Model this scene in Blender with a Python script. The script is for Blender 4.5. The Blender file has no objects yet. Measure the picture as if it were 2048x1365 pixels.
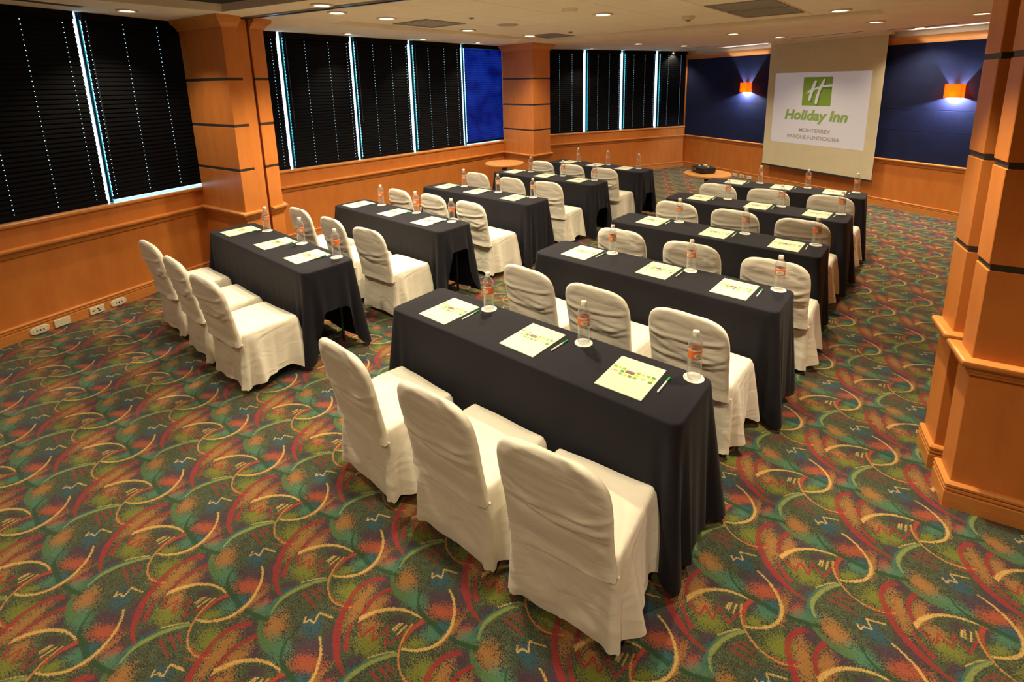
import bpy, bmesh, math, random
from mathutils import Matrix, Vector, noise
from mathutils.geometry import tessellate_polygon
R = math.radians
sc = bpy.context.scene
COL = sc.collection

# ------------------------------------------------------------------ camera
cam_d = bpy.data.cameras.new('camera'); cam = bpy.data.objects.new('camera', cam_d); COL.objects.link(cam)
FPX, CX, CY = 1006.7, 1057.64, 376.18
cam_d.sensor_fit = 'HORIZONTAL'; cam_d.sensor_width = 36.0
cam_d.lens = 36.0 * FPX / 2048.0
cam_d.shift_x = (1024.0 - CX) / 2048.0
cam_d.shift_y = (CY - 682.5) / 2048.0
cam_d.clip_start = 0.05; cam_d.clip_end = 200
_r = Vector((0.772415, 0.634926, -0.015651)); _d = Vector((0.116867, -0.16631, -0.979124)); _f = Vector((-0.624274, 0.75446, -0.202662))
m = Matrix(((_r.x, -_d.x, -_f.x, 0), (_r.y, -_d.y, -_f.y, 0), (_r.z, -_d.z, -_f.z, 2.10995), (0, 0, 0, 1)))
cam.matrix_world = m
sc.camera = cam

# ------------------------------------------------------------------ world (bright hazy daylight outside the blinds)
w = bpy.data.worlds.new('world'); sc.world = w; w.use_nodes = True
bg = w.node_tree.nodes['Background']; bg.inputs[0].default_value = (0.62, 0.82, 1.0, 1); bg.inputs[1].default_value = 4.5

# ------------------------------------------------------------------ exposure
sc.view_settings.view_transform = 'Standard'; sc.view_settings.look = 'None'
sc.view_settings.gamma = 1.0; sc.view_settings.use_curve_mapping = False
sc.view_settings.exposure = 0.12
LAMP = (1.0, 0.84, 0.58)          # warm halogen colour of the downlights
LAMP_W = 185.0

# ------------------------------------------------------------------ mesh helpers
class MB:
    def __init__(s): s.v = []; s.f = []; s.m = []
    def add(s, vs, fs, mi=0):
        o = len(s.v); s.v += [tuple(p) for p in vs]
        for f in fs: s.f.append(tuple(i + o for i in f)); s.m.append(mi)
        return s
    def box(s, x0, x1, y0, y1, z0, z1, mi=0):
        return s.add([(x0,y0,z0),(x1,y0,z0),(x1,y1,z0),(x0,y1,z0),(x0,y0,z1),(x1,y0,z1),(x1,y1,z1),(x0,y1,z1)],
              [(3,2,1,0),(4,5,6,7),(0,1,5,4),(1,2,6,5),(2,3,7,6),(3,0,4,7)], mi)
    def prism(s, poly, z0, z1, mi=0, caps=True):
        n = len(poly)
        vs = [(p[0], p[1], z0) for p in poly] + [(p[0], p[1], z1) for p in poly]
        fs = [(i, (i+1) % n, n + (i+1) % n, n + i) for i in range(n)]
        if caps: fs += [tuple(range(n-1, -1, -1)), tuple(range(n, 2*n))]
        return s.add(vs, fs, mi)
    def lathe(s, prof, n=24, mi=0, c=(0,0,0)):
        vs = []; fs = []; k = len(prof)
        for i in range(n):
            a = 2*math.pi*i/n
            for r, z in prof: vs.append((c[0]+r*math.cos(a), c[1]+r*math.sin(a), c[2]+z))
        for i in range(n):
            j = (i+1) % n
            for q in range(k-1):
                fs.append((i*k+q, j*k+q, j*k+q+1, i*k+q+1))
        return s.add(vs, fs, mi)
    def tube(s, p0, p1, r, n=8, mi=0, r1=None):
        p0 = Vector(p0); p1 = Vector(p1); d = (p1-p0).normalized()
        a = d.orthogonal().normalized(); b = d.cross(a); r1 = r if r1 is None else r1
        vs = []
        for P, rr in ((p0, r), (p1, r1)):
            for i in range(n):
                t = 2*math.pi*i/n; vs.append(P + (a*math.cos(t) + b*math.sin(t))*rr)
        fs = [(i, (i+1) % n, n+(i+1) % n, n+i) for i in range(n)] + [tuple(range(n-1,-1,-1)), tuple(range(n, 2*n))]
        return s.add(vs, fs, mi)
    def mesh(s, name, mats, smooth=None):
        me = bpy.data.meshes.new(name); me.from_pydata(s.v, [], s.f)
        for mt in (mats if isinstance(mats, (list, tuple)) else [mats]): me.materials.append(mt)
        if any(s.m): me.polygons.foreach_set('material_index', s.m)
        if smooth is not None:
            me.shade_smooth()
            if smooth < 180: me.set_sharp_from_angle(angle=R(smooth))
        me.update(); return me
    def build(s, name, mats, parent=None, smooth=None):
        return obj(name, s.mesh(name, mats, smooth), parent)
def obj(name, me, parent=None, loc=None, rz=None):
    o = bpy.data.objects.new(name, me); COL.objects.link(o)
    if parent is not None: o.parent = parent
    if loc is not None: o.location = loc
    if rz is not None: o.rotation_euler = (0, 0, rz)
    return o
def tag(o, label=None, cat=None, group=None, kind=None):
    if label: o['label'] = label
    if cat: o['category'] = cat
    if group: o['group'] = group
    if kind: o['kind'] = kind
    return o
def empty(name, loc=(0,0,0), rz=0.0):
    o = bpy.data.objects.new(name, None); COL.objects.link(o); o.location = loc; o.rotation_euler = (0,0,rz)
    o.empty_display_size = 0.05
    return o
def bevel_mesh(me, w, seg=2):
    bm = bmesh.new(); bm.from_mesh(me)
    bmesh.ops.bevel(bm, geom=[e for e in bm.edges if len(e.link_faces) == 2 and e.calc_face_angle(0) > 0.5], offset=w, segments=seg, affect='EDGES', profile=0.5)
    bm.to_mesh(me); bm.free(); return me

# ------------------------------------------------------------------ material helpers
class NT:
    def __init__(s, name):
        s.mat = bpy.data.materials.new(name); s.mat.use_nodes = True; s.t = s.mat.node_tree
        s.b = s.t.nodes['Principled BSDF']; s.out = s.t.nodes['Material Output']
    def n(s, ty, **kw):
        o = s.t.nodes.new(ty)
        for k, v in kw.items(): setattr(o, k, v)
        return o
    def put(s, sock, v):
        if isinstance(v, bpy.types.NodeSocket): s.t.links.new(v, sock)
        else: sock.default_value = v
    def math(s, op, a, b=None, c=None, clamp=False):
        o = s.n('ShaderNodeMath', operation=op, use_clamp=clamp); s.put(o.inputs[0], a)
        if b is not None: s.put(o.inputs[1], b)
        if c is not None: s.put(o.inputs[2], c)
        return o.outputs[0]
    def vm(s, op, a, b=None, c=None):
        o = s.n('ShaderNodeVectorMath', operation=op); s.put(o.inputs[0], a)
        if b is not None: s.put(o.inputs[1], b)
        if c is not None: s.put(o.inputs[2], c)
        return o.outputs['Value'] if op in ('DOT_PRODUCT', 'LENGTH', 'DISTANCE') else o.outputs['Vector']
    def noise(s, vec, scale, detail=2.0, rough=0.5):
        o = s.n('ShaderNodeTexNoise'); s.put(o.inputs['Vector'], vec); o.inputs['Scale'].default_value = scale
        o.inputs['Detail'].default_value = detail; o.inputs['Roughness'].default_value = rough
        return o
    def mix(s, f, a, b):
        o = s.n('ShaderNodeMix', data_type='RGBA'); s.put(o.inputs[0], f); s.put(o.inputs[6], a); s.put(o.inputs[7], b)
        return o.outputs[2]
    def ramp(s, f, stops):
        o = s.n('ShaderNodeValToRGB'); s.put(o.inputs[0], f)
        while len(o.color_ramp.elements) < len(stops): o.color_ramp.elements.new(0.5)
        for e, (p, c) in zip(o.color_ramp.elements, stops): e.position = p; e.color = (*c, 1)
        return o.outputs[0]
    def bump(s, h, strength, dist=0.01):
        o = s.n('ShaderNodeBump'); o.inputs['Strength'].default_value = strength; o.inputs['Distance'].default_value = dist
        s.put(o.inputs['Height'], h); s.t.links.new(o.outputs[0], s.b.inputs['Normal'])
    def pos(s): return s.n('ShaderNodeNewGeometry').outputs['Position']
    def oco(s): return s.n('ShaderNodeTexCoord').outputs['Object']
def plain(name, col, rough=0.5, metal=0.0, spec=0.5, emit=None, es=0.0, sheen=0.0, nscale=None, namt=0.12):
    k = NT(name); b = k.b; b.inputs['Roughness'].default_value = rough; b.inputs['Metallic'].default_value = metal
    b.inputs['Specular IOR Level'].default_value = spec
    if nscale:
        nz = k.noise(k.oco(), nscale, 3)
        lo = tuple(c*(1-namt) for c in col); hi = tuple(min(1, c*(1+namt)) for c in col)
        k.t.links.new(k.ramp(nz.outputs[0], [(0.3, lo), (0.7, hi)]), b.inputs['Base Color'])
    else: b.inputs['Base Color'].default_value = (*col, 1)
    if emit: b.inputs['Emission Color'].default_value = (*emit, 1); b.inputs['Emission Strength'].default_value = es
    if sheen: b.inputs['Sheen Weight'].default_value = sheen; b.inputs['Sheen Roughness'].default_value = 0.5
    return k.mat
def wood_mat(name, a, bcol, rough=0.35, stretch=(9, 9, 0.7), bump=0.03):
    k = NT(name); p = k.pos(); v = k.vm('MULTIPLY', p, stretch)
    n1 = k.noise(v, 4.0, 5, 0.6); n2 = k.noise(p, 1.3, 2)
    f = k.math('ADD', k.math('MULTIPLY', n1.outputs[0], 0.65), k.math('MULTIPLY', n2.outputs[0], 0.35))
    k.t.links.new(k.ramp(f, [(0.32, a), (0.62, bcol)]), k.b.inputs['Base Color'])
    k.b.inputs['Roughness'].default_value = rough; k.b.inputs['Specular IOR Level'].default_value = 0.4
    return k.mat
def cloth_mat(name, col, rough=0.8, sheen=0.25, weave=900, var=0.08, crease=0.0):
    k = NT(name); p = k.oco()
    nz = k.noise(p, 7.0, 3); fine = k.noise(p, weave, 1)
    f = k.math('ADD', k.math('MULTIPLY', nz.outputs[0], 0.6), k.math('MULTIPLY', fine.outputs[0], 0.4))
    lo = tuple(c*(1-var) for c in col); hi = tuple(min(1, c*(1+var)) for c in col)
    k.t.links.new(k.ramp(f, [(0.3, lo), (0.7, hi)]), k.b.inputs['Base Color'])
    k.b.inputs['Roughness'].default_value = rough; k.b.inputs['Specular IOR Level'].default_value = 0.25
    k.b.inputs['Sheen Weight'].default_value = sheen; k.b.inputs['Sheen Roughness'].default_value = 0.5
    h = k.math('MULTIPLY', fine.outputs[0], .0006)
    if crease:
        wv = k.noise(k.vm('MULTIPLY', p, (3.2, 3.2, 7.5)), 1.0, 2, .5); wv.inputs['Distortion'].default_value = .9
        rid = k.math('ABSOLUTE', k.math('SUBTRACT', wv.outputs[0], .5))
        h = k.math('ADD', h, k.math('MULTIPLY', rid, crease))
    k.bump(h, 1.0, 1.0)
    return k.mat
M = {}
M['wood'] = wood_mat('maple_veneer', (0.52, 0.160, 0.030), (0.62, 0.210, 0.044), 0.35, (2.5, 2.5, 0.8))
M['trim'] = wood_mat('maple_trim', (0.52, 0.185, 0.038), (0.64, 0.250, 0.062), 0.25, (2.0, 2.0, 20))
M['inlay'] = plain('dark_inlay', (0.035, 0.028, 0.022), 0.45)
M['groove'] = plain('dark_red_recess', (0.20, 0.045, 0.015), 0.5)
M['ceil'] = plain('ceiling_paint', (0.84, 0.75, 0.58), 0.9, nscale=3, namt=0.05)
M['tile'] = plain('mineral_ceiling_tile', (0.88, 0.80, 0.63), 0.95, nscale=160, namt=0.06)
M['navy'] = cloth_mat('navy_wall_fabric', (0.007, 0.011, 0.048), 0.9, 0.0, 500, 0.25)
M['white'] = plain('white_plastic', (0.78, 0.74, 0.66), 0.4)
M['ivory'] = plain('ivory_plate', (0.70, 0.64, 0.46), 0.35)
M['slot'] = plain('dark_slot', (0.02, 0.02, 0.02), 0.7)
M['steel'] = plain('brushed_steel', (0.35, 0.35, 0.36), 0.35, 1.0)
M['black'] = plain('black_steel', (0.02, 0.02, 0.022), 0.4)
M['grille'] = plain('grey_grille', (0.25, 0.23, 0.20), 0.7)
M['trimring'] = plain('white_lamp_trim', (0.60, 0.50, 0.36), 0.5)
M['lamp'] = plain('halogen_lamp', (1, .9, .7), 0.5, emit=(1.0, 0.86, 0.55), es=9.0)
M['reflector'] = plain('gold_reflector', (0.8, 0.62, 0.25), 0.25, 1.0)
M['cover'] = cloth_mat('cream_chair_cover', (0.80, 0.745, 0.61), 0.7, 0.35, 700, 0.035, 0.012)
M['navycloth'] = cloth_mat('dark_navy_tablecloth', (0.0075, 0.0068, 0.0120), 0.8, 0.04, 600, 0.12)
M['blind'] = plain('black_blind_slat', (0.0045, 0.0043, 0.0058), 0.65, spec=0.08)
M['cord'] = plain('dark_cord', (0.02, 0.02, 0.03), 0.8)
# ------------------------------------------------------------------ plan of the room
CEIL = 2.824; RAIL = 0.812; SILL = 1.022
class Wall:
    def __init__(s, ang, d):
        s.n = Vector((math.cos(R(ang)), math.sin(R(ang)))); s.d = Vector((-s.n.y, s.n.x)); s.p0 = s.n*d
        s.ang = math.atan2(s.d.y, s.d.x)
    def P(s, t, off=0.0): return s.p0 + s.d*t + s.n*off
W1 = Wall(16.64, -5.639); W2 = Wall(-0.97, -6.825); W3 = Wall(-24.88, -9.695); WS = Wall(-115.94, -8.802)
A1 = Vector((-6.474, 1.968)); B1 = Vector((-5.645, 2.088)); B2 = Vector((-5.675, 2.245)); C2 = Vector((-5.700, 2.372)); C1 = Vector((-5.752, 2.535)); D1 = Vector((-6.779, 2.72))
E1 = W2.P(7.235); F1 = Vector((-5.860, 7.240)); G1 = Vector((-5.832, 7.720)); H1 = W2.P(7.86)
K1 = Vector((-6.680, 8.641)); I1 = Vector((-5.016, 12.228)); J1 = WS.P(-3.35)
RB = Vector((0.226, 2.988)); RB2 = Vector((0.190, 3.130)); RC1 = Vector((0.157, 3.262)); RC2 = Vector((0.110, 3.445))

def molding(path, prof, mb=None, close_ends=True):
    """sweep a (offset, z) profile along a plan path; offset goes to the right of travel"""
    mb = mb or MB(); n = len(path); ds = [(path[i+1]-path[i]).normalized() for i in range(n-1)]
    rn = [Vector((d.y, -d.x)) for d in ds]; vs = []
    for i in range(n):
        if i == 0: q = rn[0]
        elif i == n-1: q = rn[-1]
        else:
            q = (rn[i-1]+rn[i]).normalized(); q = q / max(0.3, q.dot(rn[i]))
        for o, z in prof: vs.append((path[i].x+q.x*o, path[i].y+q.y*o, z))
    k = len(prof); fs = []
    for i in range(n-1):
        for j in range(k-1): fs.append((i*k+j, i*k+j+1, (i+1)*k+j+1, (i+1)*k+j))
    if close_ends: fs += [tuple(range(k-1, -1, -1)), tuple((n-1)*k+j for j in range(k))]
    return mb.add(vs, fs)
RAILP = [(0,.728),(.014,.730),(.017,.745),(.024,.752),(.026,.768),(.040,.776),(.047,.790),(.044,.804),(.033,.812),(0,.812)]
BASEP = [(0,0),(.024,0),(.024,.084),(.015,.090),(.015,.094),(.024,.098),(.024,.108),(.015,.112),(.015,.116),(.024,.120),(.024,.131),(.016,.140),(0,.140)]
CROWNP = [(0,2.712),(.012,2.712),(.020,2.735),(.048,2.765),(.078,2.785),(.082,2.810),(.082,CEIL),(0,CEIL)]
def struct(name, mb, mat, smooth=None, parent=None):
    o = mb.build(name, mat, parent, smooth)
    if parent is None: o['kind'] = 'structure'
    return o
def wall_slab(w, t0, t1, z0, z1, th=0.16, mb=None):
    mb = mb or MB(); p = [w.P(t0, -th), w.P(t0, 0), w.P(t1, 0), w.P(t1, -th)]
    return mb.prism([(q.x, q.y) for q in reversed(p)], z0, z1)
# ---- floor (room outline)
OUT = [W1.P(-1.9, -.1), W1.P(4.79, -.1), W2.P(8.55, -.1), W3.P(9.1, -.1), I1 + Vector((-.05, .12)), J1 + Vector((.3, .1)), Vector((1.1, 3.6)), Vector((2.1, 3.5)), Vector((2.1, -3.5))]
V1=[0.2564, 0.4465]
V2=[0.2264, -0.4365]
STROKES=[
 ('maroon', 0, -0.4578, 2.2529, 0.1048, -0.0188, 0.1065, -0.1769, -0.9842, 0.0746, 0.006, 0.0092),
 ('maroon', 2, -0.3993, 2.1055, 0.1761, 0.1549, 0.2345, 0.6604, -0.7509, 0.0899, 0.0084, 0.0113),
 ('maroon', 2, -0.2718, 2.0238, 0.061, 0.194, 0.2033, 0.9539, -0.3001, 0.0632, 0.0106, 0.0028),
 ('maroon', 0, -0.3691, 2.2494, 0.1217, -0.0029, 0.1218, -0.0239, -0.9997, 0.0688, 0.0069, 0.0058),
 ('maroon', 2, -0.3224, 2.1463, 0.0544, 0.0746, 0.0923, 0.8078, -0.5895, 0.0472, 0.0049, 0.003),
 ('maroon', 2, -0.3198, 2.0912, 0.1215, 0.1265, 0.1754, 0.7213, -0.6927, 0.0478, 0.0034, 0.0082),
 ('maroon', 0, -0.2751, 2.1545, -19.9571, 1.31, 20.0, 0.0655, 0.9979, 0.0261, 0.0033, 0.0033),
 ('maroon', 2, -0.2515, 2.1627, 12.6501, 15.4911, 20.0, 0.7746, -0.6325, 0.0281, 0.0031, 0.0031),
 ('maroon', 0, -0.2294, 2.1804, -19.9992, 0.1795, 20.0, 0.009, 1.0, 0.0355, 0.0033, 0.0033),
 ('maroon', 2, -0.2037, 2.1906, 14.1104, 14.1738, 20.0, 0.7087, -0.7055, 0.0358, 0.0031, 0.0031),
 ('maroon', 0, -0.1686, 2.2016, -19.3228, 5.1606, 20.0, 0.258, 0.9661, 0.0376, 0.0032, 0.0032),
 ('cream', 1, -0.2722, 2.2685, 0.1411, -0.1704, 0.2212, 0.7703, 0.6376, 0.1219, 0.0095, 0.0032),
 ('cream', 2, -0.0791, 2.4333, -0.1156, -0.14, 0.1816, 0.7711, -0.6367, 0.077, 0.0037, 0.0069),
 ('cream', 0, -0.0245, 2.3042, -0.1114, 0.0237, 0.1139, -0.2083, -0.9781, 0.0676, 0.0069, 0.0059),
 ('cream', 1, -0.0859, 2.2195, -0.1034, 0.1423, 0.1758, -0.809, -0.5878, 0.0392, 0.0053, 0.0039),
 ('orange', 2, -0.1441, 2.2228, 0.1339, 0.0654, 0.149, 0.4387, -0.8986, 0.0587, 0.0039, 0.0034),
 ('orange', 2, -0.0179, 2.1424, -0.0004, 0.138, 0.138, 1.0, 0.003, 0.0915, 0.0031, 0.0027),
 ('red', 0, -0.1433, 2.2645, 0.1176, 0.0091, 0.1179, 0.0775, -0.997, 0.0552, 0.0094, 0.0025),
 ('red', 1, 0.0309, 2.1595, -0.0394, 0.0903, 0.0985, 0.9163, 0.4004, 0.0472, 0.0018, 0.0036),
 ('red', 1, 0.0418, 2.1413, -0.1296, 0.2005, 0.2387, 0.8398, 0.543, 0.0431, 0.0018, 0.0027),
 ('ltgreen', 0, -0.1657, 2.1076, 0.2451, -0.12, 0.2729, -0.4398, -0.8981, 0.0815, 0.0046, 0.0073),
 ('ltgreen', 0, -0.1878, 1.9958, 0.0948, 0.0255, 0.0981, 0.2602, -0.9655, 0.0379, 0.007, 0.0035),
 ('teal', 0, -0.1839, 2.0935, 0.223, -0.0917, 0.2411, -0.3805, -0.9248, 0.0994, 0.0023, 0.0059),
 ('teal', 0, -0.2006, 1.9714, 0.0448, 0.0161, 0.0477, 0.3386, -0.9409, 0.0256, 0.0056, 0.0035),
 ('cream', 1, -0.1664, 2.1393, 0.2717, -0.2178, 0.3483, 0.6255, 0.7802, 0.0481, 0.0019, 0.0024),
 ('green', 2, -0.3412, 2.3271, 0.0339, 0.1277, 0.1321, 0.9666, -0.2565, 0.0831, 0.0066, 0.0166),
 ('dkgreen', 2, -0.2054, 2.3472, 0.0538, 0.0835, 0.0994, 0.8404, -0.5419, 0.0558, 0.0027, 0.0058),
 ('dkgreen', 2, -0.095, 2.3333, 0.0102, -1.7346, 1.7346, 1.0, 0.0059, 0.0565, 0.0061, 0.0087),
 ('dkgreen', 1, 0.0518, 2.3582, -0.1649, 0.4704, 0.4985, 0.9437, 0.3308, 0.0617, 0.0065, 0.0065),
 ('dkred', 2, -0.0947, 2.0809, 0.1651, 19.9993, 20.0, 1.0, -0.0083, 0.0506, 0.0048, 0.0026),
 ('dkred', 1, -0.0966, 2.1097, -0.4507, 19.9949, 20.0, 0.9997, 0.0225, 0.0382, 0.0049, 0.0022),
 ('dkred', 1, -0.094, 2.132, -0.9661, 19.9767, 20.0, 0.9988, 0.0483, 0.0274, 0.0041, 0.0018),
 ('cream', 2, -0.0312, 2.0296, 15.3516, 12.819, 20.0, 0.641, -0.7676, 0.0124, 0.0034, 0.0027),
 ('cream', 0, -0.0202, 2.031, -19.2876, 5.2904, 20.0, 0.2645, 0.9644, 0.0113, 0.0034, 0.0028),
 ('cream', 1, -0.0032, 2.0447, -3.8384, 19.6282, 20.0, 0.9814, 0.1919, 0.0143, 0.0034, 0.0027),
 ('cream', 2, -0.0011, 2.0638, -16.1868, -11.7468, 20.0, -0.5873, 0.8093, 0.0202, 0.0035, 0.0028),
 ('cream', 1, 0.018, 2.0925, -7.4233, 18.5713, 20.0, 0.9286, 0.3712, 0.0333, 0.0035, 0.0028),
 ('cream', 0, -0.2026, 2.2372, 19.9539, -1.3564, 20.0, -0.0678, -0.9977, 0.0166, 0.0035, 0.0035),
 ('cream', 0, -0.1756, 2.2433, 19.9999, 0.0722, 20.0, 0.0036, -1.0, 0.0247, 0.0035, 0.003),
 ('cream', 0, -0.1936, 2.2397, 19.9999, 0.063, 20.0, 0.0031, -1.0, 0.0203, 0.0025, 0.0025),
]
BLOBS=[
 ('olive', 1, -0.239, 2.131, 17.998, -1.66, 2.285, -25.045),
 ('olive', 1, 0.009, 2.205, 19.035, -3.188, 1.747, -22.564),
 ('olive', 1, -0.094, 2.244, 32.913, 4.375, 30.222, -37.79),
 ('purple', 1, -0.41, 2.302, 21.367, 2.708, 15.642, -32.426),
 ('purple', 1, -0.303, 2.284, 23.261, 0.837, 11.856, -34.565),
 ('purple', 1, -0.15, 2.42, 17.766, -0.253, 9.066, -27.501),
 ('purple', 2, -0.344, 2.036, 17.834, 25.086, 15.473, -5.814),
 ('purple', 1, -0.121, 2.299, 42.511, 5.963, 32.212, -40.316),
 ('purple', 1, -0.225, 2.061, 42.983, 8.475, 35.855, -44.793),
 ('purple', 0, 0.016, 2.409, 29.774, -6.11, -3.762, -25.271),
 ('purple', 1, -0.215, 2.262, 37.616, 2.277, 32.171, -64.721),
 ('orangeb', 0, -0.397, 2.196, 32.628, 14.418, 9.888, -8.079),
 ('orangeb', 0, -0.33, 2.229, 33.136, 7.454, 13.532, -16.956),
 ('orangeb', 2, -0.28, 2.172, 30.681, -4.015, -2.132, -33.039),
 ('orangeb', 2, -0.323, 2.378, 17.738, -3.427, -9.561, -25.081),
 ('orangeb', 0, -0.021, 2.366, 66.056, 6.618, 11.998, -15.014),
 ('redo', 1, -0.098, 2.394, 18.185, -0.025, 13.43, -31.382),
 ('redo', 0, 0.025, 2.391, 42.703, -5.007, 6.114, -32.436),
 ('tealb', 1, -0.239, 2.349, 17.763, -1.532, 1.086, -30.241),
 ('tealb', 1, -0.069, 2.316, 28.763, -1.192, 9.782, -27.877),
 ('tealb', 1, 0.055, 2.391, 24.491, -0.791, 16.745, -33.643),
 ('bluet', 2, -0.213, 2.473, 21.494, -2.973, -4.847, -30.685),
 ('bluet', 1, -0.058, 2.35, 36.499, -5.123, 1.487, -39.694),
 ('bluet', 0, -0.2, 2.01, 66.463, 12.681, 13.924, -17.379),
]
def carpet():
    k = NT('patterned_carpet'); P = k.pos()
    v1 = Vector(V1); v2 = Vector(V2); bases = [(v1, v2), (v1, v1+v2), (v2, v1+v2)]
    jit = k.noise(P, 190.0, 2, 0.6)
    Pj = k.vm('ADD', P, k.vm('MULTIPLY', k.vm('SUBTRACT', jit.outputs['Color'], (.5, .5, .5)), (.018, .018, 0)))
    UV = []
    for a, b in bases:
        det = a.x*b.y - a.y*b.x
        u = k.vm('DOT_PRODUCT', Pj, (b.y/det, -b.x/det, 0)); v = k.vm('DOT_PRODUCT', Pj, (-a.y/det, a.x/det, 0))
        c = k.n('ShaderNodeCombineXYZ'); k.put(c.inputs[0], u); k.put(c.inputs[1], v); UV.append(c.outputs[0])
    def frame(bi, px, py, ox, oy):
        a, b = bases[bi]; det = a.x*b.y - a.y*b.x
        u = (px*b.y - py*b.x)/det - .5; v = (-px*a.y + py*a.x)/det - .5
        f = k.vm('FRACTION', k.vm('SUBTRACT', UV[bi], (u, v, 0)))
        qx = k.math('ADD', k.vm('DOT_PRODUCT', f, (a.x, b.x, 0)), -.5*(a.x+b.x) - ox)
        qy = k.math('ADD', k.vm('DOT_PRODUCT', f, (a.y, b.y, 0)), -.5*(a.y+b.y) - oy)
        c = k.n('ShaderNodeCombineXYZ'); k.put(c.inputs[0], qx); k.put(c.inputs[1], qy); return c.outputs[0]
    def stroke(bi, mx, my, cx, cy, r, tx, ty, h, w0, w1):
        q = frame(bi, mx, my, cx, cy)
        d = k.math('ABSOLUTE', k.math('SUBTRACT', k.vm('LENGTH', q), r))
        s = k.vm('DOT_PRODUCT', q, (tx/h, ty/h, 0))
        wd = k.math('MULTIPLY_ADD', s, (w1-w0)/2, (w0+w1)/2)
        msk = k.math('MULTIPLY_ADD', k.math('SUBTRACT', wd, d), 1/.0030, .5, clamp=True)
        msk = k.math('MULTIPLY', msk, k.math('LESS_THAN', k.math('ABSOLUTE', s), 1.04))
        if r < .6: msk = k.math('MULTIPLY', msk, k.math('LESS_THAN', k.vm('DOT_PRODUCT', q, (cx, cy, 0)), 0.0))
        return k.math('MULTIPLY', msk, k.math('MULTIPLY_ADD', stip, .55, .92, clamp=True))
    st = k.noise(P, 180.0, 1, 0.5); st2 = k.noise(P, 40.0, 3, 0.65)
    stip = k.math('ADD', k.math('MULTIPLY', k.math('SUBTRACT', st.outputs[0], .5), 3.4), k.math('MULTIPLY', k.math('SUBTRACT', st2.outputs[0], .5), 1.6))
    def blob(bi, px, py, m00, m01, m10, m11):
        m00, m01, m10, m11 = (q_*.80 for q_ in (m00, m01, m10, m11))
        q = frame(bi, px, py, 0, 0)
        c = k.n('ShaderNodeCombineXYZ')
        k.put(c.inputs[0], k.vm('DOT_PRODUCT', q, (m00, m01, 0))); k.put(c.inputs[1], k.vm('DOT_PRODUCT', q, (m10, m11, 0)))
        e = k.math('SUBTRACT', 1.05, k.vm('LENGTH', c.outputs[0]))
        return k.math('MULTIPLY_ADD', k.math('MULTIPLY_ADD', stip, .75, e), 1.6, 0.15, clamp=True)
    C = {'maroon': (.215, .022, .022), 'cream': (.46, .285, .085), 'orange': (.42, .17, .045), 'red': (.30, .040, .020), 'ltgreen': (.175, .205, .055),
         'teal': (.045, .110, .072), 'green': (.060, .120, .045), 'dkgreen': (.016, .050, .020), 'dkred': (.165, .030, .022),
         'olive': (.150, .160, .018), 'purple': (.052, .024, .042), 'orangeb': (.26, .118, .034), 'redo': (.29, .058, .028), 'tealb': (.050, .140, .085), 'bluet': (.020, .065, .090)}
    base = k.ramp(k.math('MULTIPLY_ADD', stip, .5, .5), [(0.12, (.024, .015, .027)), (0.36, (.034, .030, .024)), (0.56, (.056, .070, .022)), (0.74, (.038, .082, .058)), (0.95, (.14, .11, .040))])
    col = base
    def group(items, fn):
        nonlocal col
        order = []
        for it in items:
            if it[0] not in order: order.append(it[0])
        for c in order:
            ms = [fn(*it[1:]) for it in items if it[0] == c]
            x = ms[0]
            for y in ms[1:]: x = k.math('MAXIMUM', x, y)
            amt = ({'orangeb': .86, 'olive': .7}.get(c, .80) if fn is blob else .93)
            col = k.mix(k.math('MULTIPLY', x, amt), col, (*C[c], 1))
    group(BLOBS, blob)
    WM = {'maroon': 1.35, 'dkred': 1.5, 'dkgreen': 1.3, 'ltgreen': 1.25, 'teal': 1.3, 'orange': 1.15}
    order = ['green', 'teal', 'ltgreen', 'dkgreen', 'dkred', 'red', 'orange', 'maroon', 'cream']
    group([(t[:-2] + tuple(q_*WM.get(t[0], 1.0) for q_ in t[-2:])) for t in sorted(STROKES, key=lambda t: order.index(t[0]))], stroke)
    # tuft-level mottling
    fine = k.noise(P, 520.0, 1)
    hs = k.n('ShaderNodeHueSaturation'); k.put(hs.inputs['Color'], col); k.put(hs.inputs['Value'], k.math('MULTIPLY_ADD', fine.outputs[0], 1.1, .42))
    k.t.links.new(hs.outputs[0], k.b.inputs['Base Color'])
    k.b.inputs['Roughness'].default_value = .95; k.b.inputs['Specular IOR Level'].default_value = .1
    k.b.inputs['Sheen Weight'].default_value = .15
    k.bump(fine.outputs[0], .35, .004)
    return k.mat
M['carpet'] = carpet()
mb = MB(); mb.add([(p.x, p.y, 0) for p in OUT], [tuple(range(len(OUT)-1, -1, -1))])
fl = struct('floor', mb, M['carpet'])
if fl.data.polygons[0].normal.z < 0: fl.data.flip_normals()
tag(fl, 'multicoloured swirl-patterned carpet over the whole room', 'floor')

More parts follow.
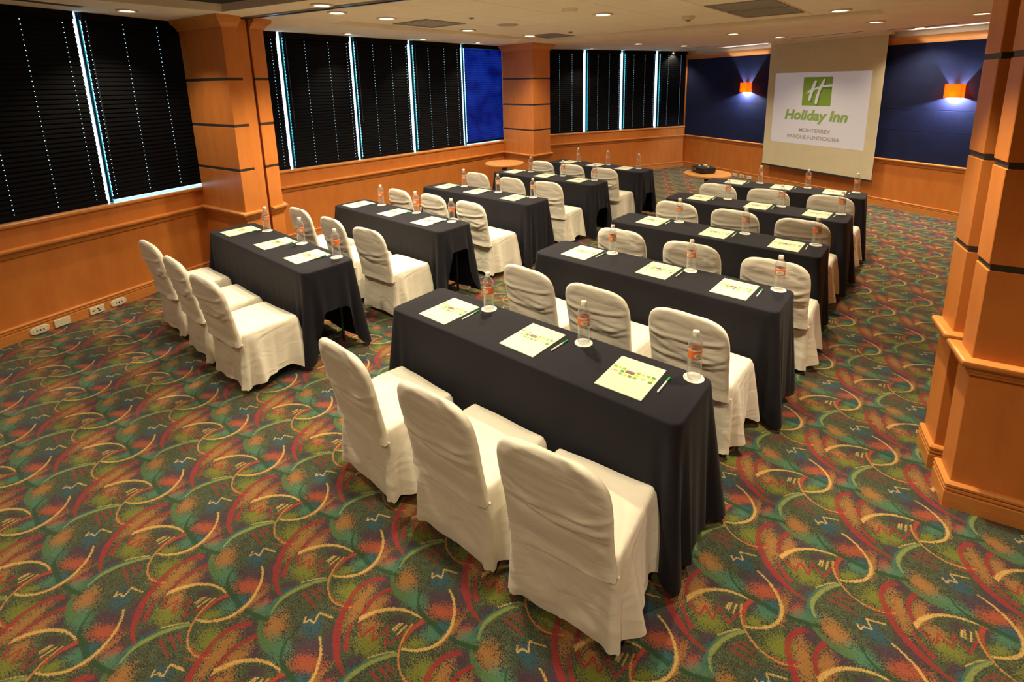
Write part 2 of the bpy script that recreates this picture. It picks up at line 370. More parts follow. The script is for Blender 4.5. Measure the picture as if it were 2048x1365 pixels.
# ---- window walls: low wood wall, sill ledge, glazing
LW = {'wall_left': (W1, 1.80, 4.79), 'wall_left.001': (W2, 2.5, 8.6), 'wall_left.002': (W3, 5.03, 9.06)}
for nm, (w_, t0, t1) in LW.items():
    mb = MB(); wall_slab(w_, t0, t1, 0, 0.985, mb=mb)
    if w_ is W1: wall_slab(W1, -1.9, 1.80, 0, CEIL+.05, mb=mb)
    if w_ is W2: wall_slab(W2, 7.30, 8.6, 0.985, CEIL+.05, mb=mb)
    o = struct('wall_left', mb, M['wood'])
    tag(o, {W1: 'orange wood wall under the window beside the four socket plates', W2: 'orange wood wall under the long window between the two pillars', W3: 'orange wood wall under the far window next to the screen wall'}[w_], 'wall')
    mb = MB(); molding([w_.P(t0, 0), w_.P(t1, 0)], [(-.05,.985),(.012,.985),(.018,.993),(.018,1.012),(.010,SILL),(-.05,SILL)], mb)
    o = struct('trim_1', mb, M['trim']); tag(o, {W1: 'wood sill edge below the first window', W2: 'wood sill edge below the middle window', W3: 'wood sill edge below the far window'}[w_], 'trim')
mb = MB(); molding([W1.P(-1.9), A1, B1, B2], RAILP, mb); o = struct('trim_2', mb, M['trim'], 40); tag(o, 'moulded wood chair rail running round onto the grooved pillar', 'chair rail')
mb = MB(); molding([C2, C1, D1, E1, F1, G1, H1, K1, I1, J1], RAILP, mb); o = struct('trim_3', mb, M['trim'], 40); tag(o, 'moulded wood chair rail along the middle and far walls', 'chair rail')
mb = MB(); molding([W1.P(-1.9), A1, B1, B2], BASEP, mb); o = struct('baseboard_left', mb, M['trim'], 30); tag(o, 'grooved wood baseboard under the first window wall', 'baseboard')
mb = MB(); molding([C2, C1, D1, E1, F1, G1, H1, K1, I1, J1], BASEP, mb); o = struct('baseboard_back', mb, M['trim'], 30); tag(o, 'grooved wood baseboard along the middle and screen walls', 'baseboard')

# ---- pillars with dark inlay bands
BANDS = [1.262, 1.728, 2.205]
def pillar(label, halves, jamb=None, crown=None):
    root = empty('pillar', (0, 0, 0)); tag(root, label, 'pillar', kind='structure')
    zs = [0.0] + [q for b in BANDS for q in (b-.014, b+.014)] + [CEIL]
    for poly in halves:
        cx = sum(p[0] for p in poly)/len(poly); cy = sum(p[1] for p in poly)/len(poly)
        for i in range(0, len(zs), 2):
            o = MB().prism(poly, zs[i], zs[i+1]).mesh('panel', M['wood']); bevel_mesh(o, .003, 1); obj('panel', o, root)
        for b in BANDS:
            q = []
            for p in poly:
                d = Vector((cx-p[0], cy-p[1])).normalized()*.008; q.append((p[0]+d.x, p[1]+d.y))
            MB().prism(q, b-.014, b+.014).build('inlay_band', M['inlay'], root)
    if jamb: MB().prism(jamb, 0, CEIL).build('partition_jamb', M['groove'], root)
    if crown:
        for path in crown: molding(path, CROWNP).build('crown', M['trim'], root, 40)
    return root
def xy(*ps): return [(p[0], p[1]) for p in ps]
pillar('wood pillar with dark bands and a vertical partition groove by the first window',
       [xy(A1, B1, B2, (-6.6, 2.245)), xy((-6.78, 2.372), C2, C1, D1)],
       xy((-6.6, 2.23), (-5.715, 2.23), (-5.735, 2.39), (-6.6, 2.39)), [[A1, B1, B2], [C2, C1, D1]])
mb = MB().prism(xy((-5.76, 2.2455), (-5.681, 2.2455), (-5.698, 2.345), (-5.78, 2.345)), 0, CEIL-.02)
struct('trim_4', mb, M['wood']); tag(bpy.context.scene.objects['trim_4'], 'plain wood jamb strip in the groove of the near pillar', 'trim')
pillar('wood pillar with dark bands between the middle and far windows', [xy(E1, F1, G1, H1)], None, [[E1, F1, G1, H1]])
pillar('large wood column with dark bands at the end of the table rows',
       [xy(RB, (1.95, 3.312), (1.95, 3.44), RB2), xy(RC1, (1.95, 3.58), (1.95, 3.72), RC2)],
       xy((0.25, 3.10), (1.9, 3.40), (1.9, 3.64), (0.225, 3.30)))
mb = MB(); molding([RC2, RC1, Vector((.30, 3.29))], RAILP, mb); molding([Vector((.30, 3.152)), RB2, RB, Vector((1.95, 3.312))], RAILP, mb)
o = struct('trim_5', mb, M['trim'], 40); tag(o, 'moulded wood chair rail around the large column', 'chair rail')
mb = MB(); molding([RC2, RC1, Vector((.30, 3.29))], BASEP, mb); molding([Vector((.30, 3.152)), RB2, RB, Vector((1.95, 3.312))], BASEP, mb)
o = struct('baseboard_right', mb, M['trim'], 30); tag(o, 'grooved wood baseboard around the large column', 'baseboard')

# ---- screen wall with navy fabric panels
mb = MB(); wall_slab(WS, -9.92, -3.2, 0, CEIL+.05, mb=mb); wb = struct('wall_back', mb, M['wood'])
tag(wb, 'screen wall with navy fabric above orange wood', 'wall')
for t0, t1 in ((-9.86, -7.001), (-6.999, -5.601), (-5.599, -3.3)):
    for z0, z1 in ((RAIL-.01, 1.279), (1.281, 1.619), (1.621, 2.64)):
        p = [WS.P(t1, 0), WS.P(t1, .012), WS.P(t0, .012), WS.P(t0, 0)]
        bevel_mesh(MB().prism(xy(*p[::-1]), z0, z1).build('fabric_panel', M['navy'], wb).data, .003, 1)
mb = MB(); molding([I1, J1], [(0,2.625),(.012,2.625),(.02,2.640),(.042,2.668),(.060,2.690),(.066,2.715),(.066,2.738),(0,2.738)], mb)
o = struct('trim_6', mb, M['trim'], 40); tag(o, 'wood crown moulding above the navy screen wall', 'crown moulding')
mb = MB(); molding([I1, J1], [(0,2.738),(.006,2.738),(.006,CEIL),(0,CEIL)], mb); o = struct('trim_8', mb, M['ceil']); tag(o, 'pale fascia strip between the wood crown and the ceiling', 'trim')
# ---- walls outside the view that close the room
struct('wall_right', MB().prism(xy((.9, 3.6), (1.05, 3.6), (1.05, 9.5), (.9, 9.5)), 0, CEIL+.05), M['wood'])
tag(sc.objects['wall_right'], 'wood wall behind the large column', 'wall')
mb = MB().prism(xy((1.95, -3.4), (2.1, -3.4), (2.1, 3.6), (1.95, 3.6)), 0, CEIL+.05); o = struct('wall_right', mb, M['wood']); tag(o, 'wood wall to the right of the open floor', 'wall')
mb = MB().prism(xy((-5.2, -3.55), (2.1, -3.55), (2.1, -3.4), (-5.2, -3.4)), 0, CEIL+.05); o = struct('wall_front', mb, M['wood']); tag(o, 'wood wall opposite the screen', 'wall')

# ---- ceiling: painted soffit with two recessed fields of square tiles
TP = 0.706; TX0 = -5.62; TY0 = 3.245; TZ = 2.872
H_A = [Vector((-5.62, TY0)), Vector((-0.678, TY0)), Vector((-0.678, 7.18)), Vector((-5.62, 7.18))]
sl = Vector((1, .225)).normalized()
H_B = [Vector((-5.30, -2.6)), Vector((1.6, -2.6)), Vector((1.6, 3.42)), Vector((-5.42, 2.03))]
outer = [W1.P(-1.9, -.2), Vector((2.15, -3.6)), Vector((2.15, 3.75)), Vector((1.1, 3.75)), Vector((1.1, 9.3)), I1 + Vector((.1, .2)), W3.P(9.1, -.2), W2.P(8.55, -.2), W1.P(4.79, -.2)]
polys = [[Vector((p.x, p.y, 0)) for p in q] for q in (outer, H_A, H_B)]
tris = tessellate_polygon(polys); flat = [p for q in polys for p in q]
mb = MB(); mb.add([(p.x, p.y, CEIL) for p in flat], [tuple(t) for t in tris])
for Hh in (H_A, H_B):
    n = len(Hh); vs = [(p.x, p.y, CEIL) for p in Hh] + [(p.x, p.y, TZ+.03) for p in Hh]
    mb.add(vs, [(i, (i+1) % n, n+(i+1) % n, n+i) for i in range(n)])
xs = [p.x for p in outer]; ys = [p.y for p in outer]
mb.add([(min(xs), min(ys), TZ+.024), (max(xs), min(ys), TZ+.024), (max(xs), max(ys), TZ+.024), (min(xs), max(ys), TZ+.024)], [(0, 1, 2, 3)], 1)
ceil = struct('ceiling', mb, [M['ceil'], M['slot']]); tag(ceil, 'beige ceiling with recessed fields of square tiles', 'ceiling')
tme = MB().box(0, TP-.010, 0, TP-.010, 0, .02).mesh('ceiling_tile', M['tile']); bevel_mesh(tme, .003, 1)
nx = 7; ny = 6
for i in range(nx):
    for j in range(ny):
        if (TY0+j*TP) > 7.1: continue
        o = obj('ceiling_tile', tme, ceil, (TX0+i*TP+.005, TY0+j*TP+.005, TZ))
        if TY0+(j+1)*TP > 7.18: o.scale.y = (7.17-(TY0+j*TP))/TP
for i in range(10):
    for j in range(9):
        x = -5.9+i*TP; y = -2.7+j*TP
        ok = all(-5.33 < X < 1.6 and -2.6 < Y < 2.03+(X+5.42)*.198 for X in (x, x+TP) for Y in (y, y+TP))
        if ok: obj('ceiling_tile', tme, ceil, (x+.005, y+.005, TZ))
mb = MB(); a = Vector((-5.70, 2.345)); b = Vector((.16, 3.49)); d = (b-a).normalized(); q = Vector((-d.y, d.x))
for s0, s1, mi in ((-.045, -.018, 0), (.018, .045, 0), (-.018, .018, 1)):
    z0 = CEIL-.014 if mi == 0 else CEIL-.003
    mb.prism(xy(a+q*s0, b+q*s0, b+q*s1, a+q*s1), z0, CEIL+.01, mi)
o = struct('trim_7', mb, [M['steel'], M['slot']]); tag(o, 'steel track for the sliding partition across the ceiling', 'ceiling track')
# ------------------------------------------------------------------ windows and venetian blinds
k = NT('tinted_glass'); t = k.t; tr = k.n('ShaderNodeBsdfTransparent'); tr.inputs[0].default_value = (.78, .93, .97, 1); gl = k.n('ShaderNodeBsdfGlossy'); gl.inputs['Roughness'].default_value = .02
mx = k.n('ShaderNodeMixShader'); mx.inputs[0].default_value = .06; t.links.new(tr.outputs[0], mx.inputs[1]); t.links.new(gl.outputs[0], mx.inputs[2]); t.links.new(mx.outputs[0], k.out.inputs[0]); M['glass'] = k.mat
M['mull'] = plain('dark_blue_aluminium', (0.015, 0.03, 0.05), 0.35, 0.3)
M['sillm'] = plain('pale_sill', (0.30, 0.30, 0.31), 0.3)
k = NT('teal_edge_gleam'); tl = k.n('ShaderNodeBsdfTranslucent'); tl.inputs[0].default_value = (.05, .50, .52, 1); k.t.links.new(tl.outputs[0], k.out.inputs[0]); M['edge_gleam'] = k.mat  # teal for an added strip standing in for light on the glass edge
k = NT('blue_light_tinted_slat'); t = k.t; di = k.n('ShaderNodeBsdfDiffuse'); di.inputs[0].default_value = (.01, .015, .08, 1); tl = k.n('ShaderNodeBsdfTranslucent')  # blue light on this one blind is put into its slat colour
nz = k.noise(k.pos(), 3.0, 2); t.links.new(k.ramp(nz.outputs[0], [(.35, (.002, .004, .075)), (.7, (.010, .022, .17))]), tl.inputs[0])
mx = k.n('ShaderNodeMixShader'); mx.inputs[0].default_value = .5; t.links.new(di.outputs[0], mx.inputs[1]); t.links.new(tl.outputs[0], mx.inputs[2]); t.links.new(mx.outputs[0], k.out.inputs[0]); M['bluelight_slat'] = k.mat
WIN = [  # wall, window extent, blinds (t0, t1, bottom z, ladder positions), label
 (W1, 1.80, 4.2, [(1.86, 2.832, 1.030, (2.14, 2.45, 2.75)), (2.892, 3.86, 1.055, (2.93, 3.24, 3.56))]),
 (W2, 2.50, 7.30, [(2.56, 3.050, 1.030, (2.98,)), (3.128, 4.085, 1.030, (3.42, 3.76, 4.04)), (4.163, 5.105, 1.030, (4.47, 4.79, 5.07)), (5.212, 6.240, 1.030, (5.52, 5.86, 6.16)), (6.322, 7.298, 1.042, (6.64, 6.99))]),
 (W3, 5.05, 9.06, [(5.10, 6.035, 1.030, (5.44, 5.75)), (6.155, 7.035, 1.030, (6.42, 6.73, 7.0)), (7.160, 8.035, 1.030, (7.41, 7.73, 8.0)), (8.175, 9.02, 1.030, (8.43, 8.82))])]
WL = ['tall window behind black blinds beside the grooved pillar', 'long window behind black blinds between the two pillars', 'tall window behind black blinds next to the screen wall']
BLAB = [['black venetian blind with bright cord holes, away from the grooved pillar', 'black venetian blind ending at the near side of the grooved pillar'],
        ['narrow visible strip of black blind tight against the grooved pillar', 'second black blind of the long window, counted from the grooved pillar', 'third black blind of the long window, counted from the grooved pillar', 'black blind right beside the blue-lit blind', 'venetian blind with blue light put into its slat colour beside the second pillar'],
        ['black blind of the far window touching the second pillar', 'second black blind of the far window from the pillar', 'third black blind of the far window from the pillar', 'black blind in the corner next to the navy wall']]
for wi, (w_, t0, t1, bl) in enumerate(WIN):
    root = empty('window_%d' % (wi+1), (0, 0, 0)); tag(root, WL[wi], 'window', kind='structure')
    p = [w_.P(t0, -.16), w_.P(t0, -.048), w_.P(t1, -.048), w_.P(t1, -.16)]
    MB().prism(xy(*p[::-1]), SILL-.035, SILL).build('sill', M['sillm'], root)
    edges = [t0] + [(bl[i][1]+bl[i+1][0])/2 for i in range(len(bl)-1)] + [t1]
    for i in range(1, len(edges)-1):
        g0, g1 = bl[i-1][1], bl[i][0]; g = g1-g0
        p = [w_.P(g0+.66*g, -.100), w_.P(g0+.66*g, -.090), w_.P(g0+.98*g, -.090), w_.P(g0+.98*g, -.100)]
        MB().prism(xy(*p[::-1]), SILL, CEIL).build('mullion', M['mull'], root)
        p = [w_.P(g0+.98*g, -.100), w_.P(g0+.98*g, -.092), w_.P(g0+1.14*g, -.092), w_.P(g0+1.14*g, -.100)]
        MB().prism(xy(*p[::-1]), SILL, CEIL).build('edge_gleam_strip', M['edge_gleam'], root)  # strip added to show the cyan gleam beside the mullion
    for i in range(len(edges)-1):
        p = [w_.P(edges[i]+.01, -.145), w_.P(edges[i]+.01, -.137), w_.P(edges[i+1]-.01, -.137), w_.P(edges[i+1]-.01, -.145)]
        MB().prism(xy(*p[::-1]), SILL, CEIL).build('pane', M['glass'], root)
    for bi, (b0, b1, zb, lad) in enumerate(bl):
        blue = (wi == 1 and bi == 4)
        mid = (b0+b1)/2; L = b1-b0; c = w_.P(mid, -.068)
        br = empty('venetian_blind', (c.x, c.y, zb), w_.ang)   # local x runs along the wall, +y outward
        tag(br, BLAB[wi][bi], 'blind', 'venetian blinds at the windows')
        sm = M['bluelight_slat'] if blue else M['blind']
        xsn = [-L/2]; hol = []
        for l in sorted(lad):
            xx = l-mid
            if -L/2+.02 < xx < L/2-.02: xsn += [xx-.0027, xx+.0027]; hol.append(len(xsn)-2)
        xsn.append(L/2); yy = [-.0255, -.0028, .0028, .0255]
        mb = MB(); vs = []; th = R(72)
        for yv in yy:
            cr = .0022*(1-(yv/.0255)**2)
            for xv in xsn: vs.append((xv, yv*math.cos(th)-cr*math.sin(th), yv*math.sin(th)+cr*math.cos(th)))
        nxn = len(xsn); fs = []
        for j in range(3):
            for i in range(nxn-1):
                if j == 1 and i in hol and not blue: continue
                fs.append((j*nxn+i, j*nxn+i+1, (j+1)*nxn+i+1, (j+1)*nxn+i))
        sme = mb.add(vs, fs).mesh('slat', sm)
        z = .045
        while zb+z < CEIL-.055:
            obj('slat', sme, br, (0, 0, z)); z += .0432
        MB().box(-L/2, L/2, -.022, .022, CEIL-zb-.070, CEIL-zb-.001).build('head_rail', sm if not blue else M['blind'], br)
        MB().box(-L/2, L/2, -.016, .016, -.006, .028).build('bottom_rail', M['blind'], br)
        for l in lad:
            xx = l-mid
            for sy in (-.012, .012): MB().tube((xx, sy, .01), (xx, sy, CEIL-zb-.04), .0012, 4).build('ladder_cord', M['cord'], br)
        if bi and not blue: MB().tube((-L/2+.03, -.028, CEIL-zb-.06), (-L/2+.035, -.032, .55), .004, 6).build('tilt_wand', M['cord'], br)
# ------------------------------------------------------------------ tables, cloths, chairs and place settings
DATA = {  # (centre x, y, turn), paper centres, bottle centres (table axes)
'R1':((-1.611,1.926,.025),((-.60,-.019),(.026,.003),(.612,-.006)),((-.423,.144),(.264,.136),(.848,.164))),
'R2':((-1.557,3.271,0.),((-.602,.013),(.062,.013),(.606,-.001)),((-.405,.149),(.247,.148),(.835,.163))),
'R3':((-1.554,4.477,.002),((-.575,.02),(.066,-.018),(.648,-.022)),((-.36,.149),(.271,.125),(.838,.132))),
'R4':((-1.544,5.725,-.014),((-.592,.04),(.061,.007),(.641,.0)),((-.32,.16),(.26,.15),(.826,.149))),
'R5':((-1.545,6.938,.045),((-.565,.05),(.02,.01),(.60,.01)),((-.28,.16),(.287,.155),(.814,.15))),
'L1':((-4.466,1.85,.004),((-.679,-.012),(-.002,.013),(.569,.006)),((-.483,.153),(.186,.155),(.777,.147))),
'L2':((-4.479,3.167,.005),((-.718,-.01),(-.047,-.003),(.536,-.01)),((-.48,.137),(.15,.141),(.732,.127))),
'L3':((-4.492,4.479,.01),((-.666,.008),(-.084,.006),(.551,.002)),((-.474,.15),(.165,.133),(.725,.145))),
'L4':((-4.49,5.87,-.01),((-.68,.02),(-.062,.02),(.555,.001)),((-.459,.16),(.167,.16),(.73,.146))),
'L5':((-4.42,7.17,-.05),((-.60,.0),(-.03,.0),(.53,-.01)),((-.517,.15),(.105,.14),(.709,.11)))}
ORD = {'1': 'fifth', '2': 'fourth', '3': 'third', '4': 'second', '5': 'first'}
def where(tk): return '%s row from screen, %s block' % (ORD[tk[1]], 'window-side' if tk[0] == 'L' else 'column-side')
SEAT = {'L': ('window end', 'middle seat', 'aisle end'), 'R': ('aisle end', 'middle seat', 'outer end')}
ZT = 0.755; HX = 0.930; HY = 0.2135
def rrect(x0, x1, y0, y1, rc, step):
    """samples round a rounded rectangle: (x, y, nx, ny, distance to nearest corner centre point, corner index)"""
    pts = []; cs = [(x1-rc, y0+rc, -90), (x1-rc, y1-rc, 0), (x0+rc, y1-rc, 90), (x0+rc, y0+rc, 180)]
    nc = max(6, int(rc*math.pi/2/step*1.6))
    for i, (cx, cy, a0) in enumerate(cs):
        for j in range(nc+1):
            a = R(a0+90*j/nc); pts.append((cx+rc*math.cos(a), cy+rc*math.sin(a), math.cos(a), math.sin(a), (j/nc-.5)*rc*math.pi/2, i))
        nx_, ny_, a1 = cs[(i+1) % 4]; a = R(a0+90)
        p = Vector((cx+rc*math.cos(a), cy+rc*math.sin(a))); q = Vector((nx_+rc*math.cos(a), ny_+rc*math.sin(a)))
        L = (q-p).length; n = max(2, int(L/step))
        for j in range(1, n):
            r_ = p.lerp(q, j/n); dd = L*j/n
            if dd < L/2: pts.append((r_.x, r_.y, math.cos(a), math.sin(a), rc*math.pi/4+dd, i))
            else: pts.append((r_.x, r_.y, math.cos(a), math.sin(a), -(rc*math.pi/4+L-dd), (i+1) % 4))
    return pts
def drape(pts, ztop, re, hang, off, rings, topz=None, insets=(0.88, 0.7, 0.4)):
    mb = MB(); vs = []; n = len(pts); rows = []
    cx = sum(p[0] for p in pts)/n; cy = sum(p[1] for p in pts)/n
    tz = topz or (lambda x, y: ztop)
    for f in reversed(insets):
        rows.append([(cx+(p[0]-cx)*f, cy+(p[1]-cy)*f, tz(cx+(p[0]-cx)*f, cy+(p[1]-cy)*f)) for p in pts])
    for a in (0, 30, 60, 90):
        s_, c_ = math.sin(R(a)), math.cos(R(a))
        rows.append([(p[0]+p[2]*(re*s_-re), p[1]+p[3]*(re*s_-re), tz(p[0], p[1])-re+re*c_) for p in pts])
    for r_ in range(1, rings+1):
        t = r_/rings; row = []
        for p in pts:
            o = off(p, t); h = hang(p); row.append((p[0]+p[2]*o, p[1]+p[3]*o, ztop-re-(h-re)*t))
        rows.append(row)
    for row in rows: vs += row
    vs.append((cx, cy, tz(cx, cy))); ci = len(vs)-1; fs = [(ci, i, (i+1) % n) for i in range(n)]
    for k_ in range(len(rows)-1):
        for i in range(n): fs.append((k_*n+i, (k_+1)*n+i, (k_+1)*n+(i+1) % n, k_*n+(i+1) % n))
    return mb.add(vs, fs)
# --- tablecloth variants
def cloth_mesh(end_hang, seed):
    pts = rrect(-HX, HX, -HY, HY, .055, .016)
    def hang(p):
        if abs(p[2]) > .75 and abs(p[1]) < HY-.02:
            e = min(1, max(0, (abs(p[1])/HY-.45)/.45)); e = e*e*(3-2*e); h = end_hang+(.735-end_hang)*e
        else: h = .735
        h += -.012+.014*noise.noise((p[0]*3, p[1]*3, seed))
        if abs(p[3]) > .9: h -= .012
        return min(h, .742)
    def off(p, t):
        d = p[4]; env = math.exp(-(d/.085)**2)
        lob = .42+.58*math.cos(2*math.pi*d/.105+.7*math.sin(seed+p[5]))
        o = t*(.018 + .085*env*lob)
        rip = noise.noise((p[0]*7, p[1]*7, seed*3.1+t*.35))*.5 + .5*noise.noise((p[0]*15, p[1]*15, seed*1.7+t*.3))
        o += rip*.016*t*(.4+t)
        if abs(p[2]) > .9 and end_hang < .6: o += .004*t
        return o
    return drape(pts, ZT, .012, hang, off, 18).mesh('tablecloth', M['navycloth'], 180)
CLOTHS = {'full_a': cloth_mesh(.715, 1.3), 'full_b': cloth_mesh(.69, 4.1), 'short_a': cloth_mesh(.36, 2.2), 'short_b': cloth_mesh(.24, 6.7)}
CUSE = {'R1': 'full_a', 'R2': 'full_b', 'R3': 'full_a', 'R4': 'full_b', 'R5': 'full_b', 'L1': 'short_a', 'L2': 'short_b', 'L3': 'full_b', 'L4': 'short_a', 'L5': 'short_a'}
# --- folding table under the cloth
t_top = bevel_mesh(MB().box(-.915, .915, -.20, .20, .724, .747).mesh('table_top', plain('grey_laminate', (.12, .11, .10), .5)), .006)
legm = MB().tube((0, 0, 0), (0, 0, .724), .0125, 8).mesh('leg', M['black'], 40)
barm = MB().tube((0, -.15, .09), (0, .15, .09), .010, 6).mesh('foot_bar', M['black'], 40)
brm = MB().tube((0, 0, .40), (-.30, 0, .722), .008, 6).mesh('brace', M['black'], 40)
# --- chair (cream cover over a black steel chair)
def chair_meshes(seed):
    rng = random.Random(seed)
    SX, SY0, SY1, zt = .236, -.005, .402, .455
    pts = rrect(-SX, SX, SY0, SY1, .026, .011)
    sag = [rng.uniform(-.5, .5) for _ in range(4)]
    def hang(p):
        h = zt-.075
        env = math.exp(-(p[4]/.06)**2); h += .035*env
        if p[3] < -.8: h = zt-.050 + .012*noise.noise((p[0]*6, 0, seed))        # rear panel hangs lowest
        elif abs(p[2]) > .8: h -= .020*math.sin(math.pi*min(1, max(0, (p[1]-SY0)/(SY1-SY0))))
        h += .012*noise.noise((p[0]*9, p[1]*9, seed*2.3))
        return h
    def off(p, t):
        rear = p[5] in (0, 3)                    # the two rear corners
        d = p[4]*(1 if p[5] in (0,) else -1) if rear else p[4]   # positive = towards the front along the side
        o = .004
        if rear:
            o += t*(.050*math.exp(-((d-.085)/.032)**2) - .030*math.exp(-((d-.028)/.020)**2) + .018*math.exp(-((d+.02)/.022)**2) + .018*math.exp(-((d-.165)/.045)**2))
        else:
            o += t*(.036*math.exp(-(p[4]/.040)**2) + .016*math.cos(p[4]/.028+sag[p[5]])*math.exp(-(p[4]/.10)**2))
        o += t*(.012 + .016*noise.noise((p[0]*8, p[1]*8, seed+t*.6)))
        if p[3] < -.8: o += .011*t*noise.noise((p[0]*5+2.4*t, t*3.5, seed*1.9)) + .005*noise.noise((p[0]*9-6*t, t*9, seed*2.7)) - .006*t + .004*math.exp(-(p[0]/.006)**2)
        return o
    def topz(x, y):
        u = x/SX; v = (y-SY0)/(SY1-SY0)*2-1
        return zt + .014*(1-u*u)*(1-v*v) + .004*noise.noise((x*9, y*9, seed)) - .012*max(0, v)**2
    seat = drape(pts, zt, .022, hang, off, 20, topz).mesh('seat_cover', M['cover'], 180)
    # backrest hood: superellipse sections that close over a rounded top
    Z0, ZS, Z1 = .372, .66, .866; N = 84; Mr = 56; vs = []; fs = []
    cz = .585+rng.uniform(-.03, .04); tilt = rng.uniform(-.16, .16)
    sw = [(rng.uniform(.70, .80)-.052*i, rng.uniform(.045, .085), rng.uniform(-.08, .08), rng.uniform(.006, .012)) for i in range(4)]
    for r_ in range(Mr+1):
        u = r_/Mr; u = 1-(1-u)**1.55 if u > 0 else 0; z = Z0+(Z1-Z0)*u
        if z > ZS: q = (z-ZS)/(Z1-ZS); q = min(q, .9999); hw = .233*(1-q**3.9)**(1/3.9); th = .029*(1-q**5)**.5
        else: hw = .233-.005*math.sin(math.pi*(z-Z0)/(ZS-Z0)); th = .029
        yc = -.02-.17*max(0, z-.42)-.04*max(0, z-.42)**2
        for i in range(N):
            a = 2*math.pi*i/N; ca, sa = math.cos(a), math.sin(a)
            x = hw*math.copysign(abs(ca)**.36, ca); y = th*math.copysign(abs(sa)**.72, sa)
            back = max(0, -sa)**.5
            edge = max(0, 1-(abs(x)/max(hw, .02))**6)
            dsp = 0
            # the hood bags out above a slanting crease
            cr = cz+tilt*x+.05*(x/.25)**2
            k_ = 1/(1+math.exp(-(z-cr)/.006)); dsp += .013*k_*math.exp(-max(0, z-cr)/.10)
            for zs, dep, x0, am in sw:
                zc = zs-dep*(1-((x-x0)/.27)**2)+.012*math.sin(9*x+seed)
                dsp += am*math.exp(-((z-zc)/.011)**2)-am*.6*math.exp(-((z-zc+.022)/.012)**2)
            dsp += .009*noise.noise((x*5, z*20+4*x, seed*1.3))+.004*noise.noise((x*14, z*26-8*x, seed))
            y -= dsp*back*edge
            if sa > 0: y += .003*noise.noise((x*7, z*10, seed+9))*sa
            zz = z+ (.004*noise.noise((x*14, 0, seed*5)) if u > .8 else 0) + (.006*noise.noise((x*5, sa*2, seed)) if r_ == 0 else 0)
            vs.append((x, yc+y, zz))
    for r_ in range(Mr):
        for i in range(N): fs.append((r_*N+i, r_*N+(i+1) % N, (r_+1)*N+(i+1) % N, (r_+1)*N+i))
    fs.append(tuple(Mr*N+i for i in range(N)))
    back = MB().add(vs, fs).mesh('back_cover', M['cover'], 180)
    return seat, back
CH = [chair_meshes(s_) for s_ in (1.7, 3.3, 5.9, 8.2, 11.4, 14.6)]
cleg = MB().tube((0, 0, 0), (0, 0, .40), .011, 8).mesh('leg', M['black'], 40)
knot = MB().lathe([(0, -.007), (.005, -.005), (.007, 0), (.005, .005), (0, .007)], 10).mesh('side_tie', M['cover'], 180)
CPOS = {'R1': ((-2.172, 1.245), (-1.530, 1.275), (-.945, 1.305)), 'R2': ((-2.119, 2.620), (-1.568, 2.622), (-.974, 2.620)), 'R3': ((-2.067, 3.825), (-1.442, 3.825), (-.819, 3.80)),
 'R4': ((-2.101, 5.070), (-1.503, 5.075), (-.898, 5.070)), 'R5': ((-2.08, 6.27), (-1.506, 6.285), (-.869, 6.31)), 'L1': ((-5.05, 1.175), (-4.38, 1.165), (-3.78, 1.170)), 'L2': ((-5.16, 2.520), (-4.503, 2.515), (-3.898, 2.515)),
 'L3': ((-5.094, 3.742), (-4.53, 3.80), (-3.90, 3.79)), 'L4': ((-5.145, 5.14), (-4.48, 5.135), (-3.908, 5.185)), 'L5': ((-5.04, 6.54), (-4.45, 6.53), (-3.849, 6.51))}
ROT = {'R1': (-2, 2, 7), 'L1': (2, 0, 4)}
# --- notepad cover with its print
pap = {'w': plain('notepad_white', (.70, .70, .52), .45), 'g': plain('print_green', (.22, .42, .05), .5), 'd': plain('print_dark_green', (.10, .25, .04), .5), 'y': plain('print_yellow_green', (.55, .55, .06), .5),
       'p': plain('print_photo_brown', (.22, .10, .06), .5), 's': plain('print_photo_sky', (.45, .48, .55), .5), 'o': plain('print_orange', (.75, .50, .22), .5), 'b': plain('notepad_green_back', (.05, .12, .03), .5)}
PW, PD = .232, .288
npm = bevel_mesh(MB().box(-PW/2, PW/2, -PD/2, PD/2, .0012, .005).mesh('pad', pap['w']), .0008, 1)
nbk = MB().box(-PW/2-.001, PW/2+.001, -PD/2-.001, PD/2+.001, 0, .0012).mesh('backing_card', pap['b'])
pm = list(pap.values()); pk = list(pap.keys()); mb = MB()
def pr(u, v, w_, h_, c): mb.add([((a-.5)*PW, (b-.5)*PD, .0053) for a, b in ((u-w_/2, v-h_/2), (u+w_/2, v-h_/2), (u+w_/2, v+h_/2), (u-w_/2, v+h_/2))], [(0, 1, 2, 3)], pk.index(c))
for u, v, c in [(.072,.648,'g'),(.172,.645,'y'),(.274,.642,'g'),(.275,.558,'d'),(.276,.48,'g'),(.381,.479,'y'),(.482,.478,'d'),(.588,.482,'g'),(.589,.563,'y'),(.587,.642,'g'),(.693,.643,'y'),(.799,.65,'g'),(.907,.654,'d'),(.906,.579,'y'),(.904,.505,'d')]: pr(u, v, .078, .062, c)
pr(.431, .588, .19, .085, 'p'); pr(.431, .640, .19, .030, 's'); pr(.124, .505, .15, .022, 'o'); pr(.124, .528, .13, .012, 'p')
mb.add([((.745+.05*math.cos(a*math.pi/6)-.5)*PW, (.528+.04*math.sin(a*math.pi/6)-.5)*PD, .0053) for a in range(12)], [tuple(range(12))], pk.index('o'))
pr(.86, .909, .05, .030, 'o'); pr(.86, .885, .08, .006, 'o'); pr(.5, .06, .30, .004, 'o')
npr = mb.mesh('cover_print', pm)
